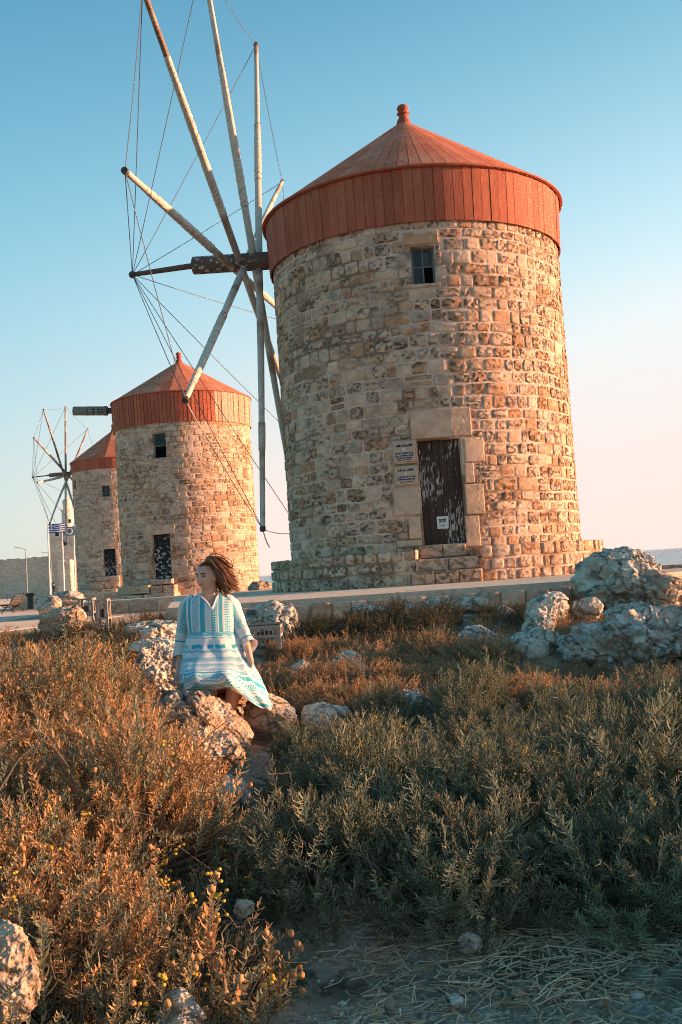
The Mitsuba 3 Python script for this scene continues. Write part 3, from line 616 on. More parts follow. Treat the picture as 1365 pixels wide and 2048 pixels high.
c3, R3 = (-14.24, 65.5), 2.70
M3 = thing('windmill', 'farthest stone windmill, partly hidden, with a small wheel of rope-stayed spars', 'windmill')
pal3 = lambda r, a, z: r.choice([r.uniform(.1, .4), r.uniform(.3, .4), r.uniform(.66, .8)], p=[.5, .4, .1])
far_mill(M3, c3, R3, (-0.32, 7.28, 7.95, 10.0, 10.4), rect_on(c3, R3, 207.5, 1098, 232, 1153), rect_on(c3, R3, 202.5, 971, 219.5, 993.5), 40, pal3, np.random.default_rng(31), slit=rect_on(c3, R3, 147.6, 960, 152, 978), hs=(0.2, 0.3))
tip3, root3, H3, n3v = rig(c3[0], c3[1], [-0.205, -0.0131, -0.1205, 4.5342, 3.5703, 7.4835, -0.1228, 0.01, -0.2279, -0.4615, -0.3915])
rotor(M3, tip3, root3, H3, n3v, at(65, 954.4, H3[1] + .55), at(99.5, 950.5, H3[1] + .3), np.array([-15.0, 65.6, 7.45]), 0.13, 0.065, 0.012, np.random.default_rng(7), cloth={2: (.3, .7), 3: (.3, .8)}, brown=(0, 1, 2, 9), droop=.06)
for (q, o, t) in (((195, 1153, 240, 1163), .5, .3), ((178, 1164, 240, 1178), 1.0, .2), ((165, 1179, 235, 1192), 1.6, .3)):
    a, b, u, v = rect_on(c3, R3 + o, *q)
    for k in range(2): MB().add(*slab(c3, R3, a + (b - a) * k / 2 + .003, a + (b - a) * (k + 1) / 2 - .003, u, v, -0.02, o + rr.uniform(-.04, .04), .04, 4), (t, .5)).put(M3 + '__step', 'stone', False)

# ------------------------------------------------------------------ boulders
def rock_mat(key, a, b, dark, lich):
    def color(p, n, uv):
        m = n3(p, 2.2, 4); f = n3(p + 4.0, 21.0, 3); g = n3(p + 11.0, 70.0, 2)
        c = mix(a, b, smoothstep(0.3, 0.7, m)) * (0.62 + 0.76 * f)
        c = mix(c, dark, smoothstep(0.54, 0.68, n3(p + 21.0, 6.5, 4)) * 0.75)
        c = mix(c, lich, smoothstep(0.58, 0.66, n3(p + 2.0, 9.0, 3)) * 0.7)
        k = dr.minimum(dr.abs(n3(p + 17.0, 1.7, 4) - 0.5), dr.abs(n3(p + 43.0, 2.9, 4) - 0.47))
        return c * (0.68 + 0.64 * g) * (1 - 0.6 * smoothstep(0.016, 0.002, k))
    def bump(p, n, uv):
        k = dr.minimum(dr.abs(n3(p + 17.0, 1.7, 4) - 0.5), dr.abs(n3(p + 43.0, 2.9, 4) - 0.47))
        return 0.8 * n3(p + 4.0, 21.0, 3) + 0.4 * n3(p + 11.0, 60.0, 2) - 0.5 * smoothstep(0.03, 0.0, k)
    matte(key, color, 0.95, bump, 0.05, 0.15)
rock_mat('rock_tan', (0.42, 0.29, 0.195), (0.52, 0.40, 0.30), (0.17, 0.135, 0.105), (0.50, 0.46, 0.40))
rock_mat('rock_white', (0.50, 0.42, 0.335), (0.64, 0.565, 0.475), (0.19, 0.165, 0.14), (0.68, 0.63, 0.56))
rock_mat('rock_grey', (0.38, 0.335, 0.285), (0.58, 0.53, 0.465), (0.15, 0.14, 0.13), (0.70, 0.67, 0.61))
def rock_mesh(c, half, seed, sub=4, cuts=7, rough=1.0, rot=0.0, groove=0.0):
    r = np.random.default_rng(seed); m = trimesh.creation.icosphere(sub); p = np.array(m.vertices)
    for _ in range(cuts):
        n = r.normal(size=3); n /= np.linalg.norm(n); h = r.uniform(0.55, 0.9)
        d = p @ n - h; p = np.where(d[:, None] > 0, p - d[:, None] * n * 0.88, p)
    half = np.asarray(half, float); q = p * half; s = half.mean(); dirn = np.array(m.vertices)
    f = lambda k, o, sd: meshkit.fbm(q / s * k + seed % 97, o, sd) - 0.5
    rid = 1 - np.abs(2 * meshkit.fbm(q / s * 2.2 + 5 + seed % 31, 4, 3) - 1) * 2
    disp = s * rough * (0.42 * f(1.1, 3, 1) + 0.11 * rid + 0.17 * f(4.5, 3, 2)) + min(s, 0.5) * rough * 0.20 * f(13.0, 2, 4)
    if groove: disp -= s * groove * np.exp(-((p[:, 0] * 0.55 + p[:, 2] * 0.9 - 0.12) / 0.07) ** 2)
    q = q + dirn * disp[:, None]
    cr, sr = math.cos(-rot), math.sin(-rot); q = q @ np.array([[cr, 0, -sr], [0, 1, 0], [sr, 0, cr]])   # turned in the upright plane
    return q + np.asarray(c), np.array(m.faces)
def boulder(px, py, w, h, Y, label, mat='rock_white', seed=1, sub=4, depth=0.9, rot=0.0, cuts=7, rough=1.0, group=None, name='boulder', groove=0.0):
    """centre (px, py) and width, height in the photograph's pixels at the distance Y"""
    k = Y / FPX * 1.04; half = (w / 2 * k, w / 2 * k * depth, h / 2 * k)
    return solo(name, rock_mesh(at(px, py, Y), half, seed, sub, cuts, rough, rot, groove), mat, label, 'rock', True, group=group)
B = boulder
B(414, 1446, 178, 108, 7.1, 'pitted tan boulder with a diagonal cleft in front of the seated woman', 'rock_tan', 3, 5, 0.75, -0.52, 6, 0.7, groove=0.28)
B(545, 1432, 105, 78, 7.6, 'tan boulder under the right hem of the blue and white dress', 'rock_tan', 14, 4, 0.8, -0.3, rough=.7)
B(440, 1418, 130, 90, 7.95, 'rock the woman sits on, mostly under her dress', 'rock_tan', 8, 4, 0.8)
B(345, 1425, 70, 90, 7.75, 'small rock under the woman\'s resting hand', 'rock_tan', 18, 4, 0.8)
B(385, 1508, 190, 92, 6.6, 'low pinkish flat rock below the cleft boulder', 'rock_tan', 29, 5, 0.7, -0.12, 5, 0.7)
B(318, 1350, 105, 120, 8.7, 'craggy whitish rock left of the woman', 'rock_white', 33, 5, 0.8, rough=1.2)
B(318, 1262, 130, 40, 10.6, 'pale flat slab of rock left of the woman\'s shoulder', 'rock_white', 41, 4, 0.8, -0.1, 9, 0.7)
B(310, 1296, 110, 34, 9.8, 'lower pale rock slab at the woman\'s elbow', 'rock_white', 43, 4, 0.8, 0.0, 9, 0.7)
B(545, 1252, 120, 74, 12.3, 'white knobbly boulder behind the metal floodlight box', 'rock_white', 51, 4, 0.8)
B(120, 1245, 92, 75, 13.0, 'sunlit orange-tan pointed rock beside the left metal frames', 'rock_tan', 62, 4, 0.8, 0.25)
B(696, 1332, 78, 58, 9.8, 'pale angular rock standing among the golden shrubs', 'rock_white', 71, 4, 0.8)
B(652, 1436, 92, 56, 7.9, 'white rock behind the green shrubs, right of the woman\'s hem', 'rock_white', 74, 4, 0.8)
B(818, 1414, 80, 66, 8.1, 'greyish white rock among green shrubs in mid picture', 'rock_grey', 77, 4, 0.8)
B(604, 1340, 40, 34, 9.4, 'small white rock right of the woman\'s hand', 'rock_white', 79, 3, 0.8)
B(962, 1278, 84, 54, 11.0, 'grey-white rock left of the tumbled white boulders', 'rock_grey', 81, 4, 0.8)
B(1010, 1228, 40, 34, 12.6, 'little grey rock in front of the terrace edge', 'rock_grey', 83, 3, 0.8)
B(1094, 1222, 88, 66, 11.4, 'smooth white boulder topmost of a tumbled pair', 'rock_white', 85, 4, 0.8, 0.3)
B(1080, 1254, 72, 62, 10.9, 'cracked white boulder under the smooth topmost one', 'rock_white', 87, 4, 0.8, 0.2)
B(1058, 1302, 138, 84, 10.2, 'broad white boulder at the foot of the tumbled pair', 'rock_white', 89, 5, 0.8, 0.15)
B(1178, 1216, 58, 56, 11.6, 'squarish white stone block between the boulders', 'rock_white', 91, 4, 0.8, 0.06, 14, 0.45)
B(1258, 1170, 190, 116, 13.4, 'tall furrowed grey-tan boulder at the right end of the terrace', 'rock_white', 93, 5, 0.8, -0.25, 6, 1.1)
B(1330, 1190, 110, 100, 13.0, 'furrowed tan rock shoulder right of the tall boulder', 'rock_tan', 95, 4, 0.8, -0.5)
B(1285, 1284, 280, 112, 9.6, 'largest dark blue-grey weathered boulder at right', 'rock_grey', 97, 5, 0.7, 0.05, 12, 1.6)
B(1265, 1238, 170, 60, 10.4, 'rugged grey rock lying on top of the largest dark boulder', 'rock_white', 99, 5, 0.7, 0.1, 12, 1.5)
B(420, 1606, 140, 104, 6.0, 'whitish rock in shade between the golden and green shrubs', 'rock_white', 101, 4, 0.8, 0.2)
B(2, 1968, 128, 226, 3.3, 'large tan rock cut off by the lower left corner', 'rock_tan', 103, 5, 0.8, rough=0.6)
B(357, 2040, 96, 110, 3.45, 'pale rock cut off by the bottom edge left of the path', 'rock_white', 105, 4, 0.8)
B(985, 1440, 46, 34, 7.6, 'small bright white rock left in the green shrubs', 'rock_white', 107, 3, 0.8)
B(1110, 1405, 50, 30, 8.2, 'small white rock in the golden shrubs at right', 'rock_white', 108, 3, 0.8)
B(488, 1817, 40, 34, 4.25, 'pale blue-white stone at the edge of the bare soil', 'rock_white', 110, 3, 0.8, name='loose_stone')
B(941, 1887, 44, 38, 4.0, 'white stone half hidden by a sprig at the path edge', 'rock_white', 112, 3, 0.8, name='loose_stone')
B(1014, 1837, 18, 28, 4.25, 'small white stone upright in the dark under a shrub', 'rock_white', 114, 3, 0.8, name='loose_stone')
B(1043, 1986, 34, 30, 3.62, 'round tan stone on the straw at lower right', 'rock_tan', 116, 3, 0.8, name='loose_stone')
B(780, 2012, 18, 36, 3.55, 'slim pale stone lying on the gravel at bottom centre', 'rock_white', 118, 3, 0.8, name='loose_stone')
B(914, 2003, 28, 18, 3.57, 'blue-grey stone beside the orange butt on gravel', 'rock_grey', 120, 3, 0.8, name='loose_stone')
B(668, 2022, 24, 16, 3.5, 'white stone on the bare soil at bottom', 'rock_white', 122, 3, 0.8, name='loose_stone')
B(1285, 2032, 110, 30, 3.5, 'flat blue-grey stone at the lower right corner', 'rock_grey', 124, 3, 0.8, name='loose_stone')
B(520, 1176, 42, 34, 27.5, 'distant rock at the shore between the two mills', 'rock_tan', 126, 3, 0.8)
B(95, 1210, 50, 34, 30.0, 'white rock lying near the far litter bin', 'rock_white', 127, 3, 0.8)
B(138, 1200, 60, 34, 32.0, 'grey rock left of the far mill steps', 'rock_grey', 128, 3, 0.8)
for k, (x, w) in enumerate(((735, 84), (800, 74), (872, 90), (942, 78))):
    B(x, 1226 - k * 5, w, 30, 13.3, ('leftmost', 'second', 'third', 'rightmost')[k] + ' low white rock along the foot of the terrace blocks', 'rock_white', 130 + k, 3, 0.6, group='white rocks along the terrace foot')
# the rocky bank goes on outside the picture to the right
for k, (x, y, z, w, h) in enumerate(((4.9, 10.2, -0.55, 0.95, 0.62), (4.3, 9.2, -0.85, 0.7, 0.5), (5.6, 5.2, -1.15, 0.9, 0.5), (4.9, 3.9, -1.3, 0.8, 0.45), (5.4, 6.6, -1.15, 0.8, 0.45), (5.2, 2.6, -1.2, 0.8, 0.5))):
    solo('boulder', rock_mesh((x, y, z), (w, w * .8, h), 150 + k, 4), 'rock_grey', 'grey boulder of the bank right of the picture', 'rock', True, group='boulders right of the picture')

# ------------------------------------------------------------------ shrubs
def leaf_color(p, n, uv):
    g = mix((0.080, 0.090, 0.046), (0.42, 0.435, 0.29), uv.y)
    d = mix((0.44, 0.215, 0.085), (0.84, 0.53, 0.265), uv.y)
    return mix(g, d, smoothstep(0.40, 0.62, uv.x))
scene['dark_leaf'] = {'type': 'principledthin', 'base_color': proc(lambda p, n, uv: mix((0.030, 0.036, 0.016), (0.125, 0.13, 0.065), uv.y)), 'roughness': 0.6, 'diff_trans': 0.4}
scene['leaf'] = {'type': 'principledthin', 'base_color': proc(leaf_color), 'roughness': 0.6, 'diff_trans': 0.45}
matte('twig', lambda p, n, uv: mix((0.085, 0.060, 0.042), (0.22, 0.18, 0.14), uv.x), 0.9)
matte('dry_head', lambda p, n, uv: mix((0.36, 0.17, 0.07), (0.50, 0.27, 0.12), uv.x), 0.9)
matte('yellow_head', lambda p, n, uv: mix((0.62, 0.33, 0.025), (0.68, 0.46, 0.05), uv.x), 0.8)
matte('straw', lambda p, n, uv: mix((0.30, 0.20, 0.12), (0.80, 0.59, 0.39), uv.x), 0.85)

def sprig(r, L, nleaf, leaf, width, curl=0.75, seg=2):
    """an upright shoot along +z: leaves as narrow curved strips. Returns (v, f, tag, stem points)"""
    t = np.linspace(0, 1, 6); bend = r.normal(0, 0.16, 2); az0 = r.uniform(0, 6.28)
    st = np.stack([bend[0] * L * t ** 2, bend[1] * L * t ** 2, L * t], 1)
    V, Fc = [], []; n = 0
    for i in range(nleaf):
        s = 0.12 + 0.88 * (i + r.random() * 0.6) / nleaf
        b = np.array([np.interp(s, t, st[:, k]) for k in range(3)])
        az = az0 + i * 2.4 + r.normal(0, 0.3); o = np.array([math.cos(az), math.sin(az), 0]); side = np.array([-o[1], o[0], 0])
        l = leaf * (1.05 - 0.5 * s * s) * r.uniform(0.7, 1.2); w = width * r.uniform(0.8, 1.2) / 2
        up = r.uniform(0.35, 0.9); c = curl * r.uniform(0.3, 1.3)
        u = np.linspace(0, 1, seg + 1)
        ang = up + c * u * 1.2
        step = l / seg
        pts = [b]
        for k in range(seg): pts.append(pts[-1] + step * (math.cos(ang[k]) * o + math.sin(ang[k]) * np.array([0, 0, 1.0])))
        for k, q in enumerate(pts):
            ww = w * (1.0 if k < seg else 0.45); V += [q - side * ww, q + side * ww]
        for k in range(seg): Fc.append([n + 2 * k, n + 2 * k + 1, n + 2 * k + 3, n + 2 * k + 2])
        n += 2 * (seg + 1)
    return np.array(V), np.array(Fc), np.repeat(r.random(nleaf), 2 * (seg + 1)), st
def align(z, spin):
    z = z / np.linalg.norm(z, axis=1, keepdims=True)
    a = np.cross(z, [0.0, 0.13, 1.0]) + 1e-6; a /= np.linalg.norm(a, axis=1, keepdims=True); b = np.cross(z, a)
    c, s = np.cos(spin)[:, None], np.sin(spin)[:, None]
    return np.stack([a * c + b * s, b * c - a * s, z], 2)
HEAD = trimesh.creation.icosphere(1)
def shrub_form(key, seed, R, Hh, n, leaf=0.026, width=0.0032, nleaf=30, Ls=(0.13, 0.24), dry=0.0, heads=0, head_r=0.007, yellow=0.0, flop=0.35, seg=2, stray=0.04):
    """a mounded shrub (shapegroup): woody branches from the root, leafy shoots over the mound, sometimes seed heads"""
    r = np.random.default_rng(seed)
    forms = [sprig(r, 1.0, nleaf, leaf / np.mean(Ls), width / np.mean(Ls), seg=seg) for _ in range(5)]
    nb = max(10, n // 12); tw = MB(); ends = []
    for _ in range(nb):
        az, el = r.uniform(0, 6.283), math.asin(r.uniform(0.18, 0.98)); rr = r.uniform(0.75, 1.0)
        e = np.array([R * math.cos(az) * math.cos(el), R * math.sin(az) * math.cos(el), Hh * math.sin(el)]) * rr
        t = np.linspace(0, 1, 5)[:, None]; mid = e * 0.5 * [1, 1, 0.6] + r.normal(0, 0.05, 3) * R
        p = (1 - t) ** 2 * (r.normal(0, 0.06, 3) * R * [1, 1, 0]) + 2 * t * (1 - t) * mid + t ** 2 * e
        tw.add(*tube(p, np.linspace(0.008, 0.0022, 5) * (R / 0.5), 4, False), (r.random(), .5))
        ends.append(p)
    for _ in range(9):                                           # bare dead stems arching out of the mound
        az, el = r.uniform(0, 6.283), math.asin(r.uniform(0.1, 0.9)); d = np.array([math.cos(az) * math.cos(el), math.sin(az) * math.cos(el), math.sin(el)])
        a_, b_ = d * [R, R, Hh] * 0.5, d * [R, R, Hh] * r.uniform(1.05, 1.45); t = np.linspace(0, 1, 7)[:, None]
        p = a_ * (1 - t) + b_ * t + np.array([0, 0, 1.0]) * 0.16 * np.sin(t * PI) * r.uniform(-.3, 1) + r.normal(0, .008, (7, 3))
        tw.add(*tube(p, np.linspace(0.0032, 0.0012, 7), 4, False), (r.uniform(.6, 1), .5))
        for q_ in (3, 4, 5): tw.add(*tube([p[q_], p[q_] + r.normal(0, .05, 3)], 0.0011, 3, False), (r.uniform(.5, 1), .5))
    lv, lf, lu, at_ = [], [], [], 0; hv = MB(); yv = MB()
    per = [r.integers(len(ends)) for _ in range(n)]
    lump = r.normal(size=(7, 3)); lump /= np.linalg.norm(lump, axis=1, keepdims=True); lump[:, 2] = np.abs(lump[:, 2]); lamp = r.uniform(-0.34, 0.34, 7)
    nc = max(9, n // 22); ca = r.uniform(0, 6.283, nc); ce = np.arcsin(r.uniform(0.05, 1.0, nc))
    clumps = np.stack([np.cos(ca) * np.cos(ce), np.sin(ca) * np.cos(ce), np.sin(ce)], 1); cs_ = r.uniform(0.82, 1.12, nc)
    for i in range(n):
        if r.random() < 0.78:                                   # over the surface of the mound
            j = r.integers(nc); d = clumps[j] + r.normal(0, 0.15, 3); d[2] = abs(d[2]); d /= np.linalg.norm(d)
            k = cs_[j] + (lamp * np.exp(-(1 - lump @ d) / 0.12)).sum()
            b = d * [R, R, Hh] * r.uniform(0.55, 0.86) * k
        else:
            p = ends[per[i]]; s = r.uniform(0.45, 1.0); b = np.array([np.interp(s, np.linspace(0, 1, 5), p[:, q]) for q in range(3)]); d = b / [R, R, Hh]
        L = r.uniform(*Ls) * (1.5 if r.random() < stray else 1.0)
        z = np.array([d[0] * 0.55, d[1] * 0.55, 0.75]) + r.normal(0, flop, 3); z[2] = abs(z[2]) * (1 if r.random() < .93 else -0.2) + 0.02
        Rm = align(z[None], np.array([r.uniform(0, 6.28)]))[0]
        V, Fc, tag, st = forms[r.integers(5)]
        lv.append(V * L @ Rm.T + b); lf.append(Fc + at_); at_ += len(V)
        tone = np.clip(r.beta(1.2, 1.2) * 0.5 + dry * 0.62 - 0.14 + r.normal(0, 0.05), 0, 1)
        br = np.clip(0.25 + 0.5 * r.random() + 0.5 * (tag - 0.5), 0.01, 0.99)
        lu.append(np.stack([np.clip(tone + 0.1 * (tag - .5), 0.01, 0.99), br], 1) + V[:, :2] * 1e-4)
        sp = st * L @ Rm.T + b; tw.add(*tube(sp[[0, 2, 4, 5]], 0.0016 * (leaf / 0.026), 3, False), (r.uniform(.3, 1) if dry > .4 else r.uniform(0, .6), .5))
        if r.random() < heads:
            e = sp[-1]
            if r.random() < yellow:
                for _ in range(r.integers(3, 7)):
                    o = e + r.normal(0, 0.013, 3) + [0, 0, 0.012]; yv.add(HEAD.vertices * [head_r * .62, head_r * .62, head_r * .45] + o, HEAD.faces, (r.random(), .5))
                    tw.add(*tube([e, o], 0.0012, 3, False), (0.9, .5))
            else: hv.add(HEAD.vertices * head_r * r.uniform(0.6, 1.15) * (1 + 0.16 * r.normal(size=(len(HEAD.vertices), 1))) + e, HEAD.faces, (r.random(), .5))
    g = {'type': 'shapegroup', 'stems': mikit.ply(tw.get(), 'twig', False, uv=np.vstack(tw.uv)),
         'foliage': mikit.ply((np.vstack(lv), np.vstack(lf)), 'dark_leaf' if dry < 0 else 'leaf', False, uv=np.vstack(lu))}
    if hv.n: g['seed_heads'] = mikit.ply(hv.get(), 'dry_head', True, uv=np.vstack(hv.uv))
    if yv.n: g['flower_heads'] = mikit.ply(yv.get(), 'yellow_head', True, uv=np.vstack(yv.uv))
    scene[key] = g
for k in range(5): shrub_form(f'green_form_{k}', 200 + k, 0.5, 0.46, 560, leaf=0.034, width=0.0036, nleaf=34, Ls=(0.11, 0.23), dry=(0.0, 0.0, 0.05, 0.08, 0.18)[k], heads=0.015, yellow=0.5, flop=0.36, stray=0.05)
for k in range(4): shrub_form(f'golden_form_{k}', 210 + k, 0.48, 0.44, 540, leaf=0.025, width=0.0038, nleaf=33, Ls=(0.09, 0.19), dry=(0.52, 0.7, 0.8, 0.9)[k], heads=0.15, head_r=0.0085, yellow=0.14, flop=0.34, stray=0.03)
for k in range(2): shrub_form(f'far_golden_form_{k}', 220 + k, 0.5, 0.32, 380, leaf=0.026, width=0.0062, nleaf=15, Ls=(0.09, 0.18), dry=0.9, heads=0.10, head_r=0.009, flop=0.25, seg=1)
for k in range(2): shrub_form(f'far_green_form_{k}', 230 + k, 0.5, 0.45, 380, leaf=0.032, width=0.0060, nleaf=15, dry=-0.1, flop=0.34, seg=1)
for k in range(2): shrub_form(f'flower_form_{k}', 240 + k, 0.30, 0.34, 150, leaf=0.024, width=0.0046, nleaf=26, Ls=(0.11, 0.22), dry=0.5 + 0.2 * k, heads=0.6, head_r=0.0115, yellow=0.10 + 0.12 * k, flop=0.3)
SR = np.random.default_rng(77)
GROUPED = {}
def plant(form, nforms, x, y, s, label, group, sz=None, name='shrub', sink=0.04):
    key = thing(name, label, 'shrub', group)
    if group: GROUPED.setdefault(group, []).append((y, x / y, key, label))
    labels[key + '__seed_heads'] = {'kind': 'stuff'}; labels[key + '__flower_heads'] = {'kind': 'stuff'}
    z = float(height(np.array([x]), np.array([y]))[0]) - sink
    sz = s * SR.uniform(0.9, 1.12) if sz is None else sz
    scene[key] = {'type': 'instance', 'shapegroup': {'type': 'ref', 'id': f'{form}_{SR.integers(nforms)}'},
                  'to_world': T().translate([x, y, z]).rotate([0, 0, 1], SR.uniform(0, 360)).rotate([1, 0, 0], SR.uniform(-6, 6)).scale([s, s, sz])}
taken = []
def scatter(n, ypx, xlim, form, nforms, size, mind, label, group, keep=lambda x, y: True):
    """n shrubs over a stretch of ground: ypx = (Y0, Y1); xlim(Y) = left and right limits in pixels of the photograph"""
    tries = 0; made = 0
    while made < n and tries < 4000:
        tries += 1
        y = SR.uniform(*ypx); a, b = xlim(y); px = SR.uniform(a, b); x = (px - 682.5) / FPX * y
        if not keep(x, y) or any((x - u) ** 2 + (y - v) ** 2 < mind ** 2 for u, v in taken): continue
        s = SR.uniform(*size); plant(form, nforms, x, y, s, label, group); taken.append((x, y)); made += 1
    return made
off = lambda *bad: (lambda x, y: not any((x - a) ** 2 + (y - b) ** 2 < r * r for a, b, r in bad))
seat = off((-1.0, 7.6, 0.75), (-1.0, 8.0, 0.55), (-1.15, 6.9, 0.62), (-1.5, 8.7, 0.35), (-0.62, 7.6, 0.35), (-0.8, 6.0, 0.35), (-1.3, 6.5, 0.35))
scatter(32, (3.7, 6.6), lambda Y: (-220, 225 if Y > 4.9 else 275), 'golden_form', 4, (0.8, 1.35), 0.38, 'sunlit golden-brown shrub with dry seed heads at lower left', 'golden shrubs at lower left', off((-1.15, 6.6, .55), (-0.75, 3.5, 0.35), (-1.05, 3.35, .3), (-0.8, 6.0, .4)))
scatter(36, (6.6, 10.8), lambda Y: (-220, 235 if Y > 8 else 205), 'golden_form', 4, (0.75, 1.05), 0.42, 'golden-brown shrub in the sunlit mass left of the woman', 'golden shrubs left of the woman', seat)
scatter(30, (4.3, 6.0), lambda Y: (560, 1600), 'green_form', 5, (0.9, 1.3), 0.46, 'grey-green shrub of the shaded thicket at lower right', 'green shrubs at lower right', lambda x, y: x > -0.42 and off((-0.8, 6.0, .35))(x, y))
scatter(14, (3.9, 4.7), lambda Y: (290, 480), 'green_form', 5, (0.42, 0.56), 0.2, 'low grey-green shrub before the shaded whitish rock', 'low shrubs before the shaded rock', off((-.45, 4.2, .22)))
scatter(9, (5.2, 6.4), lambda Y: (235, 330), 'golden_form', 4, (0.4, 0.55), 0.25, 'low golden shrub beside the flat pinkish rock', 'low golden shrubs by the pinkish rock')
scatter(14, (5.8, 7.2), lambda Y: (570, 740), 'green_form', 4, (0.45, 0.62), 0.30, 'low grey-green shrub right of the cleft boulder', 'low green shrubs beside the cleft boulder', lambda x, y: x > -0.62 + (6.6 - y) * .1)
scatter(22, (6.1, 7.9), lambda Y: (720, 1600), 'green_form', 5, (0.55, 0.95), 0.46, 'grey-green shrub at the back of the thicket right of the woman', 'green shrubs behind the thicket', off((-0.15, 7.8, .3), (.55, 8.0, .3), (1.1, 7.6, .15)))
scatter(84, (7.7, 11.4), lambda Y: (525 if Y > 8.5 else 585, 1620), 'far_golden_form', 2, (0.5, 0.8), 0.33, 'dry golden shrub between the woman and the boulders', 'golden shrubs in the middle distance', off((0.05, 9.7, .4), (-0.15, 7.8, .45), (.52, 8.0, .4), (1.35, 11.0, .3), (1.85, 10.2, .5), (2.0, 10.9, .4), (2.9, 9.5, .85), (2.4, 11.6, .3), (-0.75, 12.2, .45), (-.8, 10.6, .28)))
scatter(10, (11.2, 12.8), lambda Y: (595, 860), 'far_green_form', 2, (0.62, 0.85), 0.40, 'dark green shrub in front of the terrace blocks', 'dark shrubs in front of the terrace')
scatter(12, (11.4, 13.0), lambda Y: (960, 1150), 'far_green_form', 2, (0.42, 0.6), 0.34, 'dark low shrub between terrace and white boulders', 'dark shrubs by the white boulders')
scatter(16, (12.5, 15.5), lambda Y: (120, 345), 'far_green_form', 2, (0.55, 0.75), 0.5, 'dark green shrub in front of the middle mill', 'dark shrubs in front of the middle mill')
scatter(9, (11.0, 14.5), lambda Y: (-120, 110), 'far_golden_form', 2, (0.6, 0.9), 0.5, 'golden shrub beside the promenade', 'golden shrubs beside the promenade')
scatter(14, (3.0, 8.5), lambda Y: (1650, 2300), 'green_form', 4, (0.9, 1.15), 0.5, 'grey-green shrub right of the picture', 'shrubs right of the picture')
for x, y, lab in ((30, 4.0, 'flowering tuft with yellow button flowers at the left edge'), (230, 3.75, 'tuft with round orange-brown seed heads at lower left'), (330, 3.7, 'tuft with seed heads and a few yellow flowers above the pale bottom rock'), (400, 4.6, 'tuft with yellow flowers beside the whitish shaded rock'), (150, 4.3, 'tall tuft of orange-brown seed heads at lower left')):
    plant('flower_form', 2, (x - 682.5) / FPX * y, y, 0.75 if x == 400 else 1.15, lab, None, name='flowering_tuft')

ORD = ['leftmost', 'second from left', 'third from left', 'fourth from left', 'fifth from left', 'sixth from left', 'seventh from left', 'rightmost']
PLACE = {'golden shrubs at lower left': 'lower left mass', 'golden shrubs left of the woman': 'mass left of the woman', 'green shrubs at lower right': 'lower right thicket', 'low green shrubs beside the cleft boulder': 'patch beside the cleft boulder',
         'green shrubs behind the thicket': 'growth behind the thicket', 'golden shrubs in the middle distance': 'middle distance scrub', 'dark shrubs in front of the terrace': 'scrub below the terrace', 'dark shrubs by the white boulders': 'scrub by white boulders',
         'dark shrubs in front of the middle mill': 'scrub before the middle mill', 'golden shrubs beside the promenade': 'scrub beside the promenade', 'shrubs right of the picture': 'scrub outside right', 'low shrubs before the shaded rock': 'patch before the shaded rock', 'low golden shrubs by the pinkish rock': 'patch by the pinkish rock'}
ROW = ['front', 'second', 'third', 'fourth', 'fifth', 'sixth', 'seventh', 'eighth', 'ninth', 'tenth']
for group, items in GROUPED.items():                                # each by its row, counted from the viewer, and its place in that row
    items.sort(); rows = [items[i:i + 8] for i in range(0, len(items), 8)]
    for r_, row in enumerate(rows):
        row.sort(key=lambda t: t[1])
        for j, (_, _, key, label) in enumerate(row):
            where = ORD[7] if j == len(row) - 1 and j else ORD[j]
            row_name = 'back' if r_ == len(rows) - 1 and r_ else ROW[r_]
            head = label.split(' shrub')[0] + ' shrub'
            labels[key]['label'] = f'{head}, {where}, {row_name} row, {PLACE[group]}'

# ------------------------------------------------------------------ the seated woman
import manifold3d as m3
def Q(x, y, d=0.0): return at(x, y, 7.85 - d)                     # a point of the figure: pixel of the photograph, and metres nearer than her spine
def bone_mesh(bones, edge=0.012, its=12):
    parts = []
    for (a, ra), (b, rb) in bones:
        s0 = m3.Manifold.sphere(ra, 20).translate(list(map(float, a))); s1 = m3.Manifold.sphere(rb, 20).translate(list(map(float, b)))
        parts.append(m3.Manifold.batch_hull([s0, s1]))
    m = m3.Manifold.batch_boolean(parts, m3.OpType.Add).refine_to_length(edge).to_mesh()
    t = trimesh.Trimesh(np.array(m.vert_properties[:, :3]), np.array(m.tri_verts), process=True)
    trimesh.smoothing.filter_taubin(t, iterations=its); return t
def skin_color(p, n, uv): return mix((0.62, 0.335, 0.235), (0.68, 0.39, 0.285), n3(p, 14.0))
scene['skin'] = {'type': 'principled', 'base_color': proc(skin_color), 'roughness': 0.5, 'specular': 0.4}
person = thing('person', 'woman with windblown auburn hair in a loose white and turquoise patterned dress, seated on rocks', 'person')
J = dict(pel=(Q(430, 1352, .02), .145), wst=(Q(428, 1280, .05), .125), chs=(Q(421, 1232, .06), .125), nkb=(Q(419, 1196, .05), .06), nkt=(Q(417, 1172, .07), .052),
         shr=(Q(379, 1210, .03), .043), elr=(Q(363, 1276, -.03), .040), wrr=(Q(360.5, 1331, .02), .026), pmr=(Q(358.5, 1352, .05), .026),
         shl=(Q(460, 1210, .05), .043), ell=(Q(485, 1262, .09), .036), wrl=(Q(497, 1303, .20), .026), pml=(Q(501, 1322, .25), .025),
         hpr=(Q(412, 1350, .08), .10), knr=(Q(420, 1368, .52), .062), hpl=(Q(450, 1350, .08), .10), knl=(Q(470, 1366, .52), .062), anl=(Q(459, 1432, .42), .036), anr=(Q(416, 1440, .40), .036))
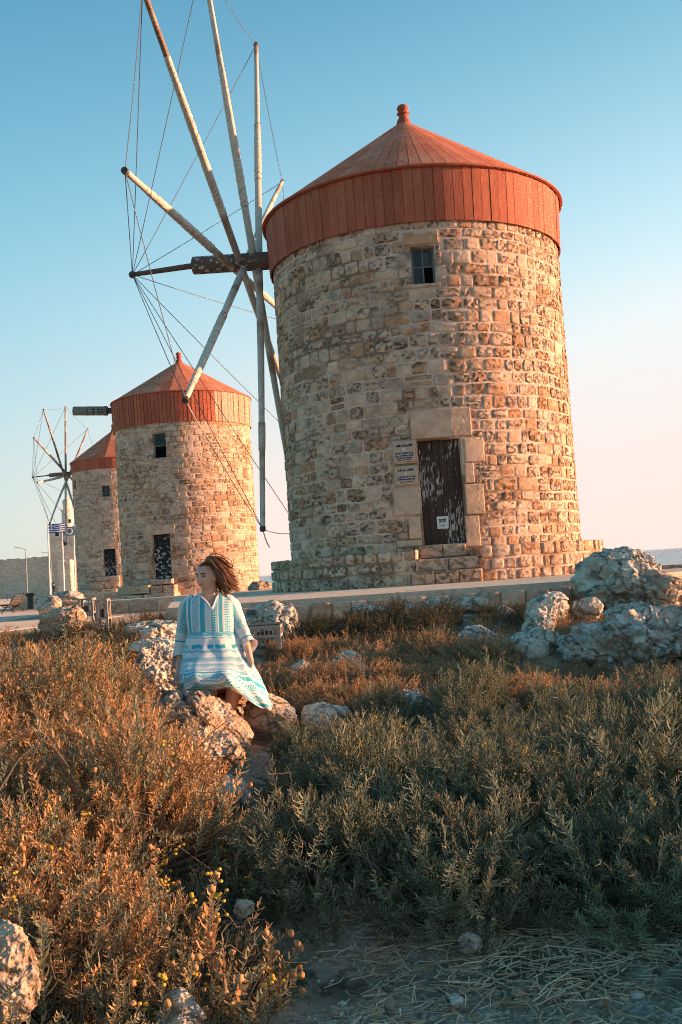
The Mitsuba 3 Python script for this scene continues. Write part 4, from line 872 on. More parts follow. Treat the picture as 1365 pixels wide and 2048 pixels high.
pairs = [('pel', 'wst'), ('wst', 'chs'), ('chs', 'nkb'), ('nkb', 'nkt'), ('chs', 'shr'), ('chs', 'shl'), ('nkb', 'shr'), ('nkb', 'shl'), ('shr', 'elr'), ('elr', 'wrr'), ('wrr', 'pmr'), ('shl', 'ell'), ('ell', 'wrl'), ('wrl', 'pml'),
         ('pel', 'hpr'), ('pel', 'hpl'), ('hpr', 'knr'), ('hpl', 'knl'), ('knl', 'anl'), ('knr', 'anr')]
bones = [(J[a], J[b]) for a, b in pairs]
calf = (J['knl'][0] * .68 + J['anl'][0] * .32 + np.array([0, .03, 0]), .056); bones += [(J['knl'], calf), (calf, J['anl'])]
bones.append((J['anl'], (J['anl'][0] + np.array([-.02, -.16, -.06]), .026))); bones.append((J['anr'], (J['anr'][0] + np.array([-.02, -.16, -.06]), .026)))
def hand(palm, wrist, spread, forward, thumb):
    """four fingers of different length, bent twice, and a thumb from the side of the palm"""
    out = []; d = palm - wrist; d /= np.linalg.norm(d); fw = forward / np.linalg.norm(forward)
    for i, (o, l) in enumerate(((-0.030, .062), (-0.010, .072), (0.010, .068), (0.029, .054))):
        b = palm + spread * o + d * .015; k1 = b + (d * .8 + fw * .35) * l * .5 + spread * o * .15; k2 = k1 + (d * .45 + fw * .9) * l * .32; k3 = k2 + (d * .1 + fw * .9) * l * .26
        out += [((palm - d * .02 + spread * o * .6, .0125), (b, .0105)), ((b, .0105), (k1, .0092)), ((k1, .0092), (k2, .0084)), ((k2, .0084), (k3, .0072))]
    b = palm - d * .025 + spread * thumb * .026; k1 = b + spread * thumb * .026 + d * .03 + fw * .012; k2 = k1 + d * .028 + spread * thumb * .004 + fw * .01
    return out + [((b, .013), (k1, .0105)), ((k1, .0105), (k2, .0085))]
X_, Y_, Z_ = np.eye(3)
bones += hand(J['pmr'][0], J['wrr'][0], X_ * .9 + Y_ * .3, np.array([-.2, -1.0, -.25]), 1.0)
bones += hand(J['pml'][0], J['wrl'][0], (X_ * .45 - Y_ * .9), np.array([-.6, -.3, -.5]), -1.0)
# head: built in its own axes (right, forward, up), then turned to her right
hc = Q(414.5, 1152.5, .085); yaw = math.radians(34)
fwd = np.array([-math.sin(yaw), -math.cos(yaw), -0.03]); fwd /= np.linalg.norm(fwd); rgt = np.cross(fwd, Z_); rgt /= np.linalg.norm(rgt); upv = np.cross(rgt, fwd)
HM = np.stack([rgt, fwd, upv], 1)
hs = trimesh.creation.icosphere(5); u = np.array(hs.vertices)
hp = u * [0.073, 0.092, 0.108]
lowr = np.clip(-u[:, 2], 0, 1)
hp[:, 0] *= 1 - 0.30 * lowr ** 1.5; hp[:, 1] = hp[:, 1] * (1 - 0.10 * lowr) + np.where(u[:, 1] > 0, 0.014 * lowr, -0.02 * lowr) 
hp[:, 1] = np.where(u[:, 1] > 0.55, hp[:, 1] * 0.96 + 0.002, hp[:, 1])
def bump(c, s, amt, axis=(0, 1, 0)):
    global hp
    w = np.exp(-(((hp - c) / s) ** 2).sum(1)); hp = hp + w[:, None] * np.asarray(axis, float) * amt
bump((0, .090, -.016), (.010, .03, .026), .024); bump((0, .105, -.032), (.013, .03, .010), .013)               # nose
for s in (-1, 1):
    bump((s * .012, .092, -.035), (.008, .03, .007), .006); bump((s * .030, .082, .006), (.018, .03, .011), -.018)   # nostrils, eye sockets
    bump((s * .031, .080, .003), (.011, .03, .006), .0065); bump((s * .030, .082, .024), (.022, .03, .007), .004)   # eyeballs under lids, brow
    bump((s * .040, .068, -.026), (.020, .03, .018), .006)                                                          # cheeks
bump((0, .088, -.054), (.020, .03, .0045), .008); bump((0, .088, -.065), (.017, .03, .005), .008); bump((0, .086, -.0595), (.024, .03, .0022), -.005); bump((0, .082, -.078), (.02, .03, .006), -.004)
bump((0, .078, -.098), (.022, .03, .014), .010)
head = trimesh.Trimesh(hp @ HM.T + hc, hs.faces, process=False)
body = bone_mesh(bones)
bm = m3.Manifold(m3.Mesh(np.array(body.vertices, np.float32), np.array(body.faces, np.uint32)))
hm = m3.Manifold(m3.Mesh(np.array(head.vertices, np.float32), np.array(head.faces, np.uint32)))
neck = m3.Manifold.batch_hull([m3.Manifold.sphere(.052, 24).translate((hc + HM @ np.array([0, -.022, -.05])).tolist()), m3.Manifold.sphere(.056, 24).translate(J['nkb'][0].tolist())])
ears = []
for s in (-1, 1):
    e = trimesh.creation.icosphere(2); e.apply_scale([.008, .018, .030]); ev = np.array(e.vertices) + [s * .072, -.004, -.012]
    ears.append(m3.Manifold(m3.Mesh((ev @ HM.T + hc).astype(np.float32), np.array(e.faces, np.uint32))))
allm = m3.Manifold.batch_boolean([bm, hm, neck] + ears, m3.OpType.Add).to_mesh()
put(person + '__body', (np.array(allm.vert_properties[:, :3]), np.array(allm.tri_verts)), 'skin', 50)
matte('eye_dark', (0.035, 0.025, 0.022), 0.3); matte('brow_hair', (0.10, 0.055, 0.035), 0.8); matte('lip', (0.42, 0.16, 0.145), 0.45)
def face_patch(key, pts, w, mat, off=.0015):
    """a thin strip laid on the face along points in head axes (x, z), following the surface"""
    P = []
    for x, z in pts:
        d = ((hp[:, 0] - x) ** 2 + (hp[:, 2] - z) ** 2) + (hp[:, 1] < 0) * 1.0; i = d.argmin(); P.append([x, hp[i, 1] + off, z])
    MB().add(*tube(np.array(P) @ HM.T + hc, w, 6)).put(key, mat, True)
for s in (-1, 1):
    face_patch(person + '__eye', [(s * .020, .002), (s * .026, .0045), (s * .033, .0045), (s * .041, .001)], [.002, .0062, .0062, .002], 'eye_dark', .0006)
    face_patch(person + '__eyebrow', [(s * .014, .021), (s * .025, .026), (s * .037, .025), (s * .047, .018)], [.0032, .0052, .0046, .002], 'brow_hair', .0)
face_patch(person + '__lips', [(-.021, -.0605), (-.010, -.0575), (0, -.0585), (.010, -.0575), (.021, -.0605)], [.0026, .0066, .0075, .0066, .0026], 'lip', -.001)
# hair: a cap over the crown and back, and locks blown towards the right of the picture
matte('hair', lambda p, n, uv: mix((0.075, 0.032, 0.016), (0.25, 0.105, 0.042), uv.x), 0.42, spec=0.5)
hr = np.random.default_rng(5); hb = MB()
cap = trimesh.creation.icosphere(4); q = np.array(cap.vertices)
cp = q * [0.080, 0.100, 0.111] + [0, -.006, .004] + 0.006 * (meshkit.fbm(q * [16, 3, 3], 3, 2) - .5)[:, None] * q
keepv = (q[:, 1] < 0.30 + 0.35 * (q[:, 2] - .55)) | (q[:, 2] > 0.66); keepv &= q[:, 2] > -0.75
fc = cap.faces[keepv[cap.faces].all(1)]
hb.add(cp @ HM.T + hc, fc, (0.25, .5))
cpw = cp @ HM.T + hc
roots_i = np.where(keepv & (q[:, 2] > -0.35) & ((cpw[:, 0] > hc[0] - .035) | (q[:, 2] > .8)))[0]
wind = np.array([0.86, 0.12, -0.48])
for _ in range(620):
    i = hr.choice(roots_i); s0 = cpw[i]; nrm = (q[i] / [0.08, 0.1, 0.113]) @ HM.T; nrm /= np.linalg.norm(nrm)
    if nrm[0] < -0.12 or (q[i, 1] > 0.30 and q[i, 2] < 0.80): continue
    L = hr.uniform(.145, .225) * (1.15 if q[i, 2] > .3 else .8)
    t = np.linspace(0, 1, 8); p = [s0]; d = np.array([.42, .30, -.42]) + hr.normal(0, .08, 3); d = d - nrm * (d @ nrm) + nrm * .03 * np.linalg.norm(d)
    wb = hr.random() ** 1.5
    for k in range(7):
        rel = (p[-1] - hc) @ HM; out = rel / [0.080, 0.100, 0.113]; rr = np.linalg.norm(out)
        d = d / np.linalg.norm(d)
        g = np.array([.04, .02, -.95]) * (0.6 + .6 * t[k]) + wind * (.02 + .26 * wb) * (1.0 if k > 2 else .3) + hr.normal(0, .09, 3)
        if k >= 5: g = g + np.array([.9, 0, .5])
        d = d + g * .55
        if rr < 1.12: d = d + ((out / rr) / [0.08, 0.1, 0.113] * .1) @ HM.T * (1.5 * (1.15 - rr) / .15)
        p.append(p[-1] + d / np.linalg.norm(d) * L / 7)
    p = np.array(p); w = hr.uniform(.0035, .0075) * np.array([.7, 1, 1.1, 1.1, 1, .8, .5, .12])
    hb.add(*tube(p, w, 5), (np.clip(hr.beta(1.6, 1.6), .02, .98), .5))
hb.put(person + '__hair', 'hair', True)
# ---- dress: woven white cotton with turquoise bands; uv are metres (u across or round, v down), the pattern is the weave's print
TEAL, WHITE = (0.01, 0.34, 0.45), (0.66, 0.65, 0.64)
def saw(x): return dr.abs(x - dr.floor(x) - 0.5) * 2
def band(v, a, b): return dr.select((v > a) & (v < b), 1.0, 0.0)
def chev(u, v, pitch, amp, k=0.5): return dr.select(saw((v + saw(u / amp) * amp * 0.5) / pitch) > k, 1.0, 0.0)
def bodice_pattern(p, n, uv):
    u, v = uv.x, uv.y; m = mi.Float(0.0)
    for c, w, kind in ((-0.145, .010, 0), (-0.10, .024, 1), (-0.045, .018, 0), (0.045, .022, 2), (0.088, .014, 0), (0.135, .018, 2), (0.185, .010, 0), (-0.185, .012, 0)):
        b = band(u, c - w, c + w); t = mi.Float(1.0) if kind == 0 else chev(v, u - c, .012, .03) if kind == 1 else dr.select((saw(v / .018) > .4) | (saw((u - c) / .02) > .75), 1.0, 0.0)
        m = dr.maximum(m, b * t)
    return mix(WHITE, TEAL, m * 0.9)
def skirt_pattern(p, n, uv):
    u, v = uv.x, uv.y; w = v + 0.004 * dr.sin(u * 40.0)
    m = band(w, .0, .036) * dr.select((saw(u / .018) > .30) | (saw(w / .014) > .6), 1.0, 0.0) + band(w, .046, .053)
    m = m + band(w, .105, .138) * dr.select(noise(u * 22.0, 3.0) > .36, 1.0, 0.1) + band(w, .146, .172) * dr.select((saw(u / .022) > .5) ^ (saw(w / .016) > .5), 1.0, 0.25)
    m = m + band(w, .215, .272) * chev(w, u, .024, .056, .36) + band(w, .282, .288)
    m = m + band(w, .325, .380) * chev(w, u, .022, .050, .34) + band(w, .395, .403) + band(w, .412, .420)
    m = m + band(w, .445, .505) * chev(u, w, .022, .05, .36) + band(w, .53, .57) * dr.select(noise(u * 20.0, 9.0) > .36, 1.0, 0.1)
    m = m + band(w, .595, .650) * chev(w, u, .022, .050, .34) + band(w, .662, .669) + band(w, .69, .745) * chev(u, w, .022, .05, .36) + band(w, .76, .80) * dr.select(noise(u * 20.0, 5.0) > .36, 1.0, 0.1)
    return mix(WHITE, TEAL, dr.clip(m, 0, 1) * 0.95)
def sleeve_pattern(p, n, uv):
    u, v = uv.x, uv.y
    m = band(dr.abs(u), -1, .032) * band(v, .02, .245) * chev(u, v, .022, .064, .36) + band(v, .250, .257) + band(v, .335, .350)
    return mix(WHITE, TEAL, dr.clip(m, 0, 1) * 0.9)
for k, fn in (('bodice_cloth', bodice_pattern), ('skirt_cloth', skirt_pattern), ('sleeve_cloth', sleeve_pattern)):
    scene[k] = {'type': 'twosided', 'bsdf': {'type': 'principled', 'base_color': proc(fn), 'roughness': 0.9, 'specular': 0.15, 'sheen': 0.3}}
def loft(rings, n, fold=None, closed=True, sub=5):
    """rings: (y pixel, left, right pixel, depth of the axis, half depth). Elliptic sections, smoothly joined; returns grid (m, n, 3)"""
    from scipy.interpolate import PchipInterpolator
    r = np.asarray(rings, float); k = np.arange(len(r)); kk = np.linspace(0, len(r) - 1, (len(r) - 1) * sub + 1)
    S = [PchipInterpolator(k, r[:, c])(kk) for c in range(5)]
    th = np.linspace(0, 2 * PI, n, endpoint=False); G = np.zeros((len(kk), n, 3))
    for i in range(len(kk)):
        y, xl, xr, dc, hd = (s[i] for s in S); f = fold(th, i / (len(kk) - 1)) if fold else 1.0
        a, b = Q(xl, y, dc), Q(xr, y, dc); c, hx = (a + b) / 2, (b - a) / 2
        cs, sn = np.sign(np.cos(th)) * np.abs(np.cos(th)) ** 0.85, np.sign(np.sin(th)) * np.abs(np.sin(th)) ** 0.85
        G[i] = c + np.outer(cs * f, hx) - np.outer(sn * f * hd, Y_)
    return G, th
def grid_mesh(G, uv, close=True):
    m, n = G.shape[:2]
    if close: G = np.concatenate([G, G[:, :1]], 1); uv = np.concatenate([uv, uv[:, :1]], 1) if uv.shape[1] == n else uv; n += 1
    return G.reshape(-1, 3), grid_faces(m, n), uv.reshape(-1, 2)
# bodice, open in a V at the front
G, th = loft([(1187, 398, 438, .045, .062), (1192, 389, 449, .05, .080), (1199, 373, 466, .05, .098), (1212, 367, 474, .055, .125), (1232, 370, 472, .06, .150), (1252, 375, 472, .065, .155), (1268, 378, 473, .07, .150)], 120, lambda th, s: 1 + 0.012 * s * np.sin(th * 14 + 1) + .008 * np.sin(th * 5), sub=8)
lean = np.linspace(0, 1, G.shape[0])
c0 = Q(422, 1230, .06)
uu = (G[..., 0] - c0[0]); vv = c0[2] - G[..., 2]
V, Fc, UV = grid_mesh(G, np.stack([uu, vv], -1))
def px(P):
    d = P @ FW; return np.stack([682.5 + FPX * (P @ RT) / d, 1024 - FPX * (P @ UP) / d], -1)
vp = px(V[Fc].mean(1)); front = V[Fc].mean(1)[:, 1] < 7.85 - .05
tt = (1216.5 - vp[:, 1]) / 30.0
inV = front & (vp[:, 1] < 1216.5) & (vp[:, 0] > 424.5 - 27 * tt) & (vp[:, 0] < 424.5 + 11.5 * tt)
dress = put(person + '__dress', (V, Fc[~inV]), 'bodice_cloth', True, uv=UV)
for (xa, ya, xb, yb) in ((397, 1187, 424.5, 1217), (436, 1189, 424.5, 1217)):
    cpts = []
    for s in np.linspace(0, 1, 9):
        x, y = xa + (xb - xa) * s, ya + (yb - ya) * s
        d = ((px(V) - [x, y]) ** 2).sum(1) + (V[:, 1] > 7.8) * 1e4; cpts.append(V[d.argmin()] + [0, -.005, 0])
    cpts = np.array(cpts); cpts[1:-1] = (cpts[:-2] + cpts[1:-1] + cpts[2:]) / 3
    MB().add(*tube(cpts, .0075, 6), (3.0, 3.0)).put(dress + '__collar_edge', 'bodice_cloth', False)
# skirt, gathered under the bust, over the lap and knees, hanging lower at the right
def folds(th, s):
    return 1 + (0.010 + 0.030 * s) * np.sin(th * 11 + 2.2 * s) + (0.006 + 0.035 * s) * np.sin(th * 6 + 1.0) + 0.02 * s * np.sin(th * 19 + 4 * s)
G, th = loft([(1262, 379, 473, .07, .152), (1272, 376, 477, .08, .17), (1292, 371, 486, .09, .20), (1310, 368, 496, .11, .23), (1324, 367, 502, .16, .31), (1336, 366, 507, .22, .41), (1348, 366, 512, .26, .47), (1364, 367, 517, .27, .475), (1378, 372, 522, .26, .45), (1391, 378, 527, .245, .41)], 220, folds, sub=8)
s = np.linspace(0, 1, G.shape[0])[:, None]
side = np.exp(-((th - 0.55) / 0.55) ** 2) + np.exp(-((th - 2 * PI - 0.55) / 0.55) ** 2)          # towards the right front
G = G + (s ** 3)[..., None] * side[None, :, None] * np.array([0.095, 0.03, -0.085])
for k0, a0 in ((1.25, .05), (1.95, .05)): G = G + (np.exp(-((s - .72) / .2) ** 2)[..., None]) * np.exp(-((th - k0) / .26) ** 2)[None, :, None] * np.array([0, -a0, a0 * .5])
mid = np.exp(-((th - 1.45) / 0.42) ** 2)                                                          # lifted over the shin
G = G + (s ** 4)[..., None] * mid[None, :, None] * np.array([0.0, 0.02, 0.10])
G[..., 1] += 0.012 * (meshkit.fbm(G * 9.0, 3, 4) - .5) * 2; G[..., 2] += (0.010 * (meshkit.fbm(G * 12.0, 3, 6) - .5) * 2) * s
dl = np.linalg.norm(np.diff(G, axis=0), axis=2); vlen = np.vstack([np.zeros((1, G.shape[1])), np.cumsum(dl, 0)])
uu = np.broadcast_to(th[None, :] * 0.34, vlen.shape)
V, Fc, UV = grid_mesh(G, np.stack([uu, vlen], -1)); put(dress + '__skirt', (V, Fc), 'skirt_cloth', True, uv=UV)
# sleeves
def sleeve(pts, radii, seed):
    p = np.array(pts); k = np.linspace(0, len(p) - 1, 40); i = np.arange(len(p))
    from scipy.interpolate import PchipInterpolator
    c = np.stack([PchipInterpolator(i, p[:, q])(k) for q in range(3)], 1); r = PchipInterpolator(i, radii)(k)
    t = np.gradient(c, axis=0); t /= np.linalg.norm(t, axis=1, keepdims=True)
    a = np.cross(t, Y_); a /= np.linalg.norm(a, axis=1, keepdims=True); b = np.cross(a, t); g = np.linspace(0, 2 * PI, 49)
    rr = r[:, None] * (1 + .05 * np.sin(g * 3 + seed + np.arange(40)[:, None] * .25) + .03 * np.sin(np.arange(40)[:, None] * .9 + 2 * g))
    V = c[:, None] + rr[..., None] * (np.cos(g)[None, :, None] * a[:, None] + np.sin(g)[None, :, None] * b[:, None])
    v = np.r_[0, np.cumsum(np.linalg.norm(np.diff(c, axis=0), axis=1))]
    gg = (g + PI / 2 + PI) % (2 * PI) - PI
    UV = np.stack([gg[None, :] * r[:, None], np.broadcast_to(v[:, None], rr.shape)], -1)
    put(dress + '__sleeve', (V.reshape(-1, 3), grid_faces(40, 49)), 'sleeve_cloth', True, uv=UV.reshape(-1, 2))
sleeve([Q(388, 1203, .04), Q(377, 1213, .03), Q(370, 1245, .0), Q(364, 1278, -.03), Q(362, 1300, -.02), Q(361, 1316, 0)], [.055, .066, .058, .053, .056, .059], 1)
sleeve([Q(452, 1202, .05), Q(463, 1212, .05), Q(475, 1240, .07), Q(487, 1266, .10), Q(495, 1283, .13), Q(502, 1293, .16)], [.055, .064, .055, .050, .052, .062], 4)
matte('gold', (0.55, 0.34, 0.12), 0.35)
nk = [Q(x, y, .05) for x, y in ((401, 1194), (406, 1201), (413, 1207), (422, 1210), (429, 1204), (433, 1197))]
nk = [J['chs'][0] * 0 + p + [0, -.075, 0] for p in nk]
MB().add(*tube(np.array(nk), .0018, 5)).put(person + '__necklace', 'gold', False)

# ------------------------------------------------------------------ things along the promenade and far off
ex = np.array
def bar(mb, p0, p1, w=.04, h=None): mb.add(*obox(p0, p1, w, h or w)); return mb
# metal floodlight cage: posts, top plate, bars
def cage(x, y, Y, W, D, H, bars, label, lid=True, yaw=0.0):
    k = thing('floodlight_cage', label, 'floodlight box'); o = at(x, y, Y); c, s = math.cos(yaw), math.sin(yaw)
    P = lambda a, b, z: o + ex([a * c - b * s, a * s + b * c, z])
    for a, b in ((-W / 2, 0), (W / 2, 0), (W / 2, D), (-W / 2, D)): bar(MB(), P(a, b, -.12), P(a, b, H), .03).put(k + '__post', 'white_frame', False)
    mb = MB()
    for z in (0.02, H):
        for (a, b), (e, f) in (((-W / 2, 0), (W / 2, 0)), ((W / 2, 0), (W / 2, D)), ((W / 2, D), (-W / 2, D)), ((-W / 2, D), (-W / 2, 0))): bar(mb, P(a, b, z), P(e, f, z), .028)
    mb.put(k + '__frame', 'white_frame', False)
    if lid: MB().add(*obox(P(0, -.01, H + .02), P(0, D + .01, H + .02), W + .04, .012, up=Z_)).put(k + '__lid', 'dark_iron', False)
    for j in range(bars):
        b_ = D * (j + .5) / bars; bar(MB(), P(W / 2, b_, .02), P(W / 2, b_, H), .012).put(k + '__bar', 'white_frame', False)
    for j in range(bars): a_ = -W / 2 + W * (j + .5) / bars; bar(MB(), P(a_, 0, .02), P(a_, 0, H), .012).put(k + '__bar', 'white_frame', False)
    MB().add(*box(P(-W * .28, D * .3, .03) if yaw == 0 else P(0, D / 2, .1) - [.1, .08, .08], P(W * .28, D * .7, H * .55) if yaw == 0 else P(0, D / 2, .1) + [.1, .08, .08], .02)).put(k + '__lamp', 'dark_iron', False)
cage(530, 1277, 10.6, .30, .36, .115, 7, 'low metal floodlight box with barred sides right of the woman')
cage(205, 1240, 13.6, .13, .16, .26, 2, 'slim pale metal frame beside the pointed tan rock', False)
cage(172, 1228, 15.5, .20, .20, .22, 2, 'pale metal frame left of the pointed tan rock', False)
# litter bin
bc = at(61, 1213, 45.0); tm = lathe([(.15, -.1), (.12, .15), (.13, .42), (.19, .50), (.20, .56), (.15, .57), (.001, .575)], bc[:2] * 1.0, 14); tv = tm[0] + [0, 0, bc[2]]
bk = thing('litter_bin', 'dark flared litter bin on the promenade at far left', 'litter bin'); MB().add(tv, tm[1]).put(bk + '__body', 'dark_iron', 30); MB().add(*tube([bc + [0, 0, .575], bc + [0, 0, .59]], .14, 14)).put(bk + '__lid', 'dark_iron', False)
# cast iron bench, seen from its end
bo = at(16, 1224, 52.0); bz = -0.985
bk = thing('park_bench', 'cast iron bench with red-brown slats on the promenade at left edge', 'bench')
matte('bench_slat', (0.13, 0.065, 0.05), 0.6)
for off_ in (0.0, 1.5):
    P = lambda a, z: ex([bo[0] + a, bo[1] + off_, bz + z]); mb = MB()
    for pts in ([(-.32, 0), (-.2, .22), (.02, .34), (.22, .2), (.34, 0)], [(-.38, .42), (-.1, .40), (.12, .42), (.22, .62), (.36, .88)], [(-.32, .42), (-.2, .3), (.02, .36)], [(.12, .42), (.05, .3), (-.05, .32)]):
        mb.add(*tube(ex([P(*q) for q in pts]), .028, 6))
    mb.put(bk + '__leg', 'dark_iron', True)
for a, z in ((-.34, .44), (-.22, .43), (-.1, .43), (.02, .43), (.16, .52), (.22, .62), (.28, .73), (.33, .84)):
    bar(MB(), ex([bo[0] + a, bo[1] - .1, bz + z]), ex([bo[0] + a, bo[1] + 1.6, bz + z]), .09, .035).put(bk + '__slat', 'bench_slat', False)
# railing along the far quay
rk = thing('railing', 'low metal railing along the quay at far left', 'railing'); xs = np.arange(-58, -45.5, 1.0)
for x in xs: bar(MB(), ex([x, 140 + (x + 58) * .6, -1.0]), ex([x, 140 + (x + 58) * .6, .0]), .07).put(rk + '__post', 'dark_iron', False)
for z in (-.05, -.5): bar(MB(), ex([-58.5, 139.7, z]), ex([-45.5, 147.5, z]), .05).put(rk + '__rail', 'dark_iron', False)
matte('white_pole', (0.66, 0.65, 0.63), 0.5); matte('grey_steel', (0.30, 0.30, 0.29), 0.5)
def street_lamp(x0, y0, x1, y1, ax_, ay, Y, label):
    k = thing('street_lamp', label, 'street lamp', None); p0, p1, a = at(x0, y0, Y), at(x1, y1, Y), at(ax_, ay, Y)
    MB().add(*tube([p0, p1], [.10, .06], 8)).put(k + '__pole', 'grey_steel', True); MB().add(*tube([p1, p1 * .4 + a * .6], [.05, .045], 6)).put(k + '__arm', 'grey_steel', True)
    MB().add(*obox(p1 * .45 + a * .55, a, .35, .09, up=Z_)).put(k + '__lamp_head', 'grey_steel', False)
street_lamp(55.5, 1196, 51, 1099, 29, 1094, 150, 'tall street lamp standing alone at far left')
street_lamp(103, 1183, 101, 1107, 83, 1104, 165, 'street lamp among the flagpoles')
def greek(p, n, uv):
    u, v = uv.x, uv.y; s = dr.floor(v * 9.0); st = s - 2 * dr.floor(s / 2)
    c = mix((0.07, 0.10, 0.30), (0.72, 0.72, 0.74), st)
    cu, cv = u / 0.37, v / 0.5556; cr = ((dr.abs(cu - .5) < .1) | (dr.abs(cv - .5) < .1))
    return dr.select((u < .37) & (v < .5556), mi.Color3f(dr.select(cr, mix((.07, .10, .30), (.72, .72, .74), 1.0), mix((.07, .10, .30), (.72, .72, .74), 0.0))), c)
def euro(p, n, uv):
    a = mi.Float(0.0)
    for k in range(12):
        g = k * PI / 6; a = dr.maximum(a, dr.select(dr.square((uv.x - .5) * 1.5 - math.cos(g) * .33) + dr.square(uv.y - .5 - math.sin(g) * .33) < .0045, 1.0, 0.0))
    return mix((0.025, 0.11, 0.29), (0.75, 0.60, 0.12), a)
matte('greek_flag', greek, 0.8); matte('euro_flag', euro, 0.8)
def flag(k, p0, wdt, hgt, direction, bs, label, cat='flag'):
    u, v = np.meshgrid(np.linspace(0, 1, 25), np.linspace(0, 1, 12), indexing='ij'); d = ex(direction, float); d /= np.linalg.norm(d)
    w = np.sin(u * 7 + v * 1.2) * .10 * u
    P = p0 + u[..., None] * wdt * d + (w * .9)[..., None] * ex([.25, 1, 0]) - (v * hgt + u * .12 + .10 * u * np.sin(u * 5))[..., None] * Z_
    solo(k, (P.reshape(-1, 3), grid_faces(25, 12)), bs, label, cat, True, uv=np.stack([u, v], -1).reshape(-1, 2))
for x0, y0, x1, y1, Y, lab in ((100.5, 1183, 95, 1044, 150, 'white flagpole carrying the striped flag'), (128.5, 1179, 123.5, 1052, 151, 'white flagpole in the middle with the dark blue flag'), (150.5, 1169, 147, 1052, 152, 'white flagpole nearest the farthest mill')):
    p0, p1 = at(x0, y0, Y), at(x1, y1, Y); k = thing('flagpole', lab, 'flagpole')
    MB().add(*tube([p0 - [0, 0, .5], p1], [.13, .08], 8)).put(k + '__pole', 'white_pole', True); MB().addm(trimesh.creation.icosphere(1, .13).apply_translation(p1 + [0, 0, .08])).put(k + '__ball', 'white_pole', True)
flag('flag', at(95.4, 1047.5, 150) + [.08, 0, 0], 2.35, 1.35, (1, .1, 0), 'greek_flag', 'blue and white striped flag with a cross, flying left of the farthest mill')
flag('flag', at(123.8, 1053, 151) + [.08, 0, 0], 1.95, 1.35, (1, .3, 0), 'euro_flag', 'dark blue flag with yellow stars beside the striped flag')
flag('flag', at(147.2, 1056, 152) + [-.02, 0, 0], .35, .9, (1, 1.5, 0), 'greek_flag', 'small hanging striped flag against the farthest mill')
# far person in dark clothes with a light band
pk = thing('person', 'distant person in dark clothes by the flagpoles', 'person'); o = at(108, 1184, 170); s = 1.65
pb = [((o + ex(a) * s, ra * s), (o + ex(b) * s, rb * s)) for a, ra, b, rb in (((-.06, 0, .02), .03, (-.06, 0, .28), .05), ((.06, 0, .02), .03, (.06, 0, .28), .05), ((-.06, 0, .28), .05, (-.05, 0, .52), .075), ((.06, 0, .28), .05, (.05, 0, .52), .075), ((0, 0, .52), .09, (0, 0, .78), .105), ((0, 0, .78), .08, (0, 0, .86), .035), ((0, 0, .92), .06, (0, 0, .94), .06), ((-.12, 0, .8), .04, (-.16, -.03, .6), .035), ((-.16, -.03, .6), .033, (-.06, -.12, .58), .028), ((.12, 0, .8), .04, (.17, 0, .6), .035), ((.17, 0, .6), .03, (.17, -.03, .44), .028))]
bmz = bone_mesh(pb, .06, 6); matte('dark_cloth', (0.025, 0.025, 0.035), 0.8); put(pk + '__body', (np.array(bmz.vertices), np.array(bmz.faces)), 'dark_cloth', True)
MB().add(*tube([o + ex([0, 0, .66]) * s, o + ex([0, 0, .74]) * s], .115 * s, 10)).put(pk + '__light_band', 'notice_white', True)
# fort: long wall with a ragged parapet, square tower, lighthouse
matte('fort_stone', lambda p, n, uv: mix((0.60, 0.43, 0.32), (0.78, 0.60, 0.48), n3(p, .5, 4)) * (0.6 + 0.8 * n3(p, 2.6)), 0.95, lambda p, n, uv: n3(p, 2.2), 0.25)
fk = thing('fort', 'long low fortress wall with square tower below the lighthouse at far left', 'fortress'); FY = 210.0; fr = np.random.default_rng(9)
A_, B_ = at(-160, 1180, FY + 8), at(128, 1180, FY); wl = MB(); d = (B_ - A_); Lw = np.linalg.norm(d[:2]); d = d / Lw; zt = at(60, 1121, FY)[2]
wl.add(*obox(ex([*A_[:2], -1.2]) + ex([0, 0, (zt + 1.0) / 2 + .0]), ex([*B_[:2], -1.2]) + ex([0, 0, (zt + 1.0) / 2]), 6.0, zt + 1.2 + 1.0, up=Z_)); wk = wl.put(fk + '__wall', 'fort_stone', False)
for k in range(46):
    c = A_ + d * (Lw * (k + .5) / 46); h = fr.uniform(.15, .75)
    MB().add(*box([c[0] - .42, c[1] - 3.0, zt - .2], [c[0] + fr.uniform(.2, .5), c[1] - 2.1, zt + h], .05)).put(wk + '__merlon', 'fort_stone', False)
zc = at(60, 1148, FY)[2]; wn = ex([0, -3.06, 0]); MB().add(*obox(ex([A_[0], A_[1] - 3.06, zc]), ex([B_[0], B_[1] - 3.06, zc]), .3, .35, up=Z_)).put(wk + '__string_course', 'fort_stone', False)
tl, tr_, tz = at(104, 1180, FY - 6), at(168, 1180, FY - 6), at(120, 1062, FY - 6)[2]
tk = MB().add(*box([tl[0], tl[1], -1.3], [tr_[0], tl[1] + 8.5, tz], .08)).put(fk + '__tower', 'fort_stone', False)
for q in ((114, 1067, .35, .5), (130, 1087, .3, .4)): p = at(q[0], q[1], FY - 6); MB().add(*box([p[0] - q[2], tl[1] - .02, p[2] - q[3]], [p[0] + q[2], tl[1] + .3, p[2] + q[3]])).put(tk + '__window', 'dark_room', False)
p = at(137, 1155, FY - 6); zt2 = at(137, 1120, FY - 6)[2]; MB().add(*box([at(122, 1180, FY - 6)[0], tl[1] - 2.4, -1.3], [at(152, 1180, FY - 6)[0], tl[1] + .5, zt2], .3)).put(tk + '__buttress', 'fort_stone', False)
scene['plaster'] = {'type': 'twosided', 'bsdf': {'type': 'principled', 'base_color': rgb(.62, .54, .44), 'roughness': .8}}
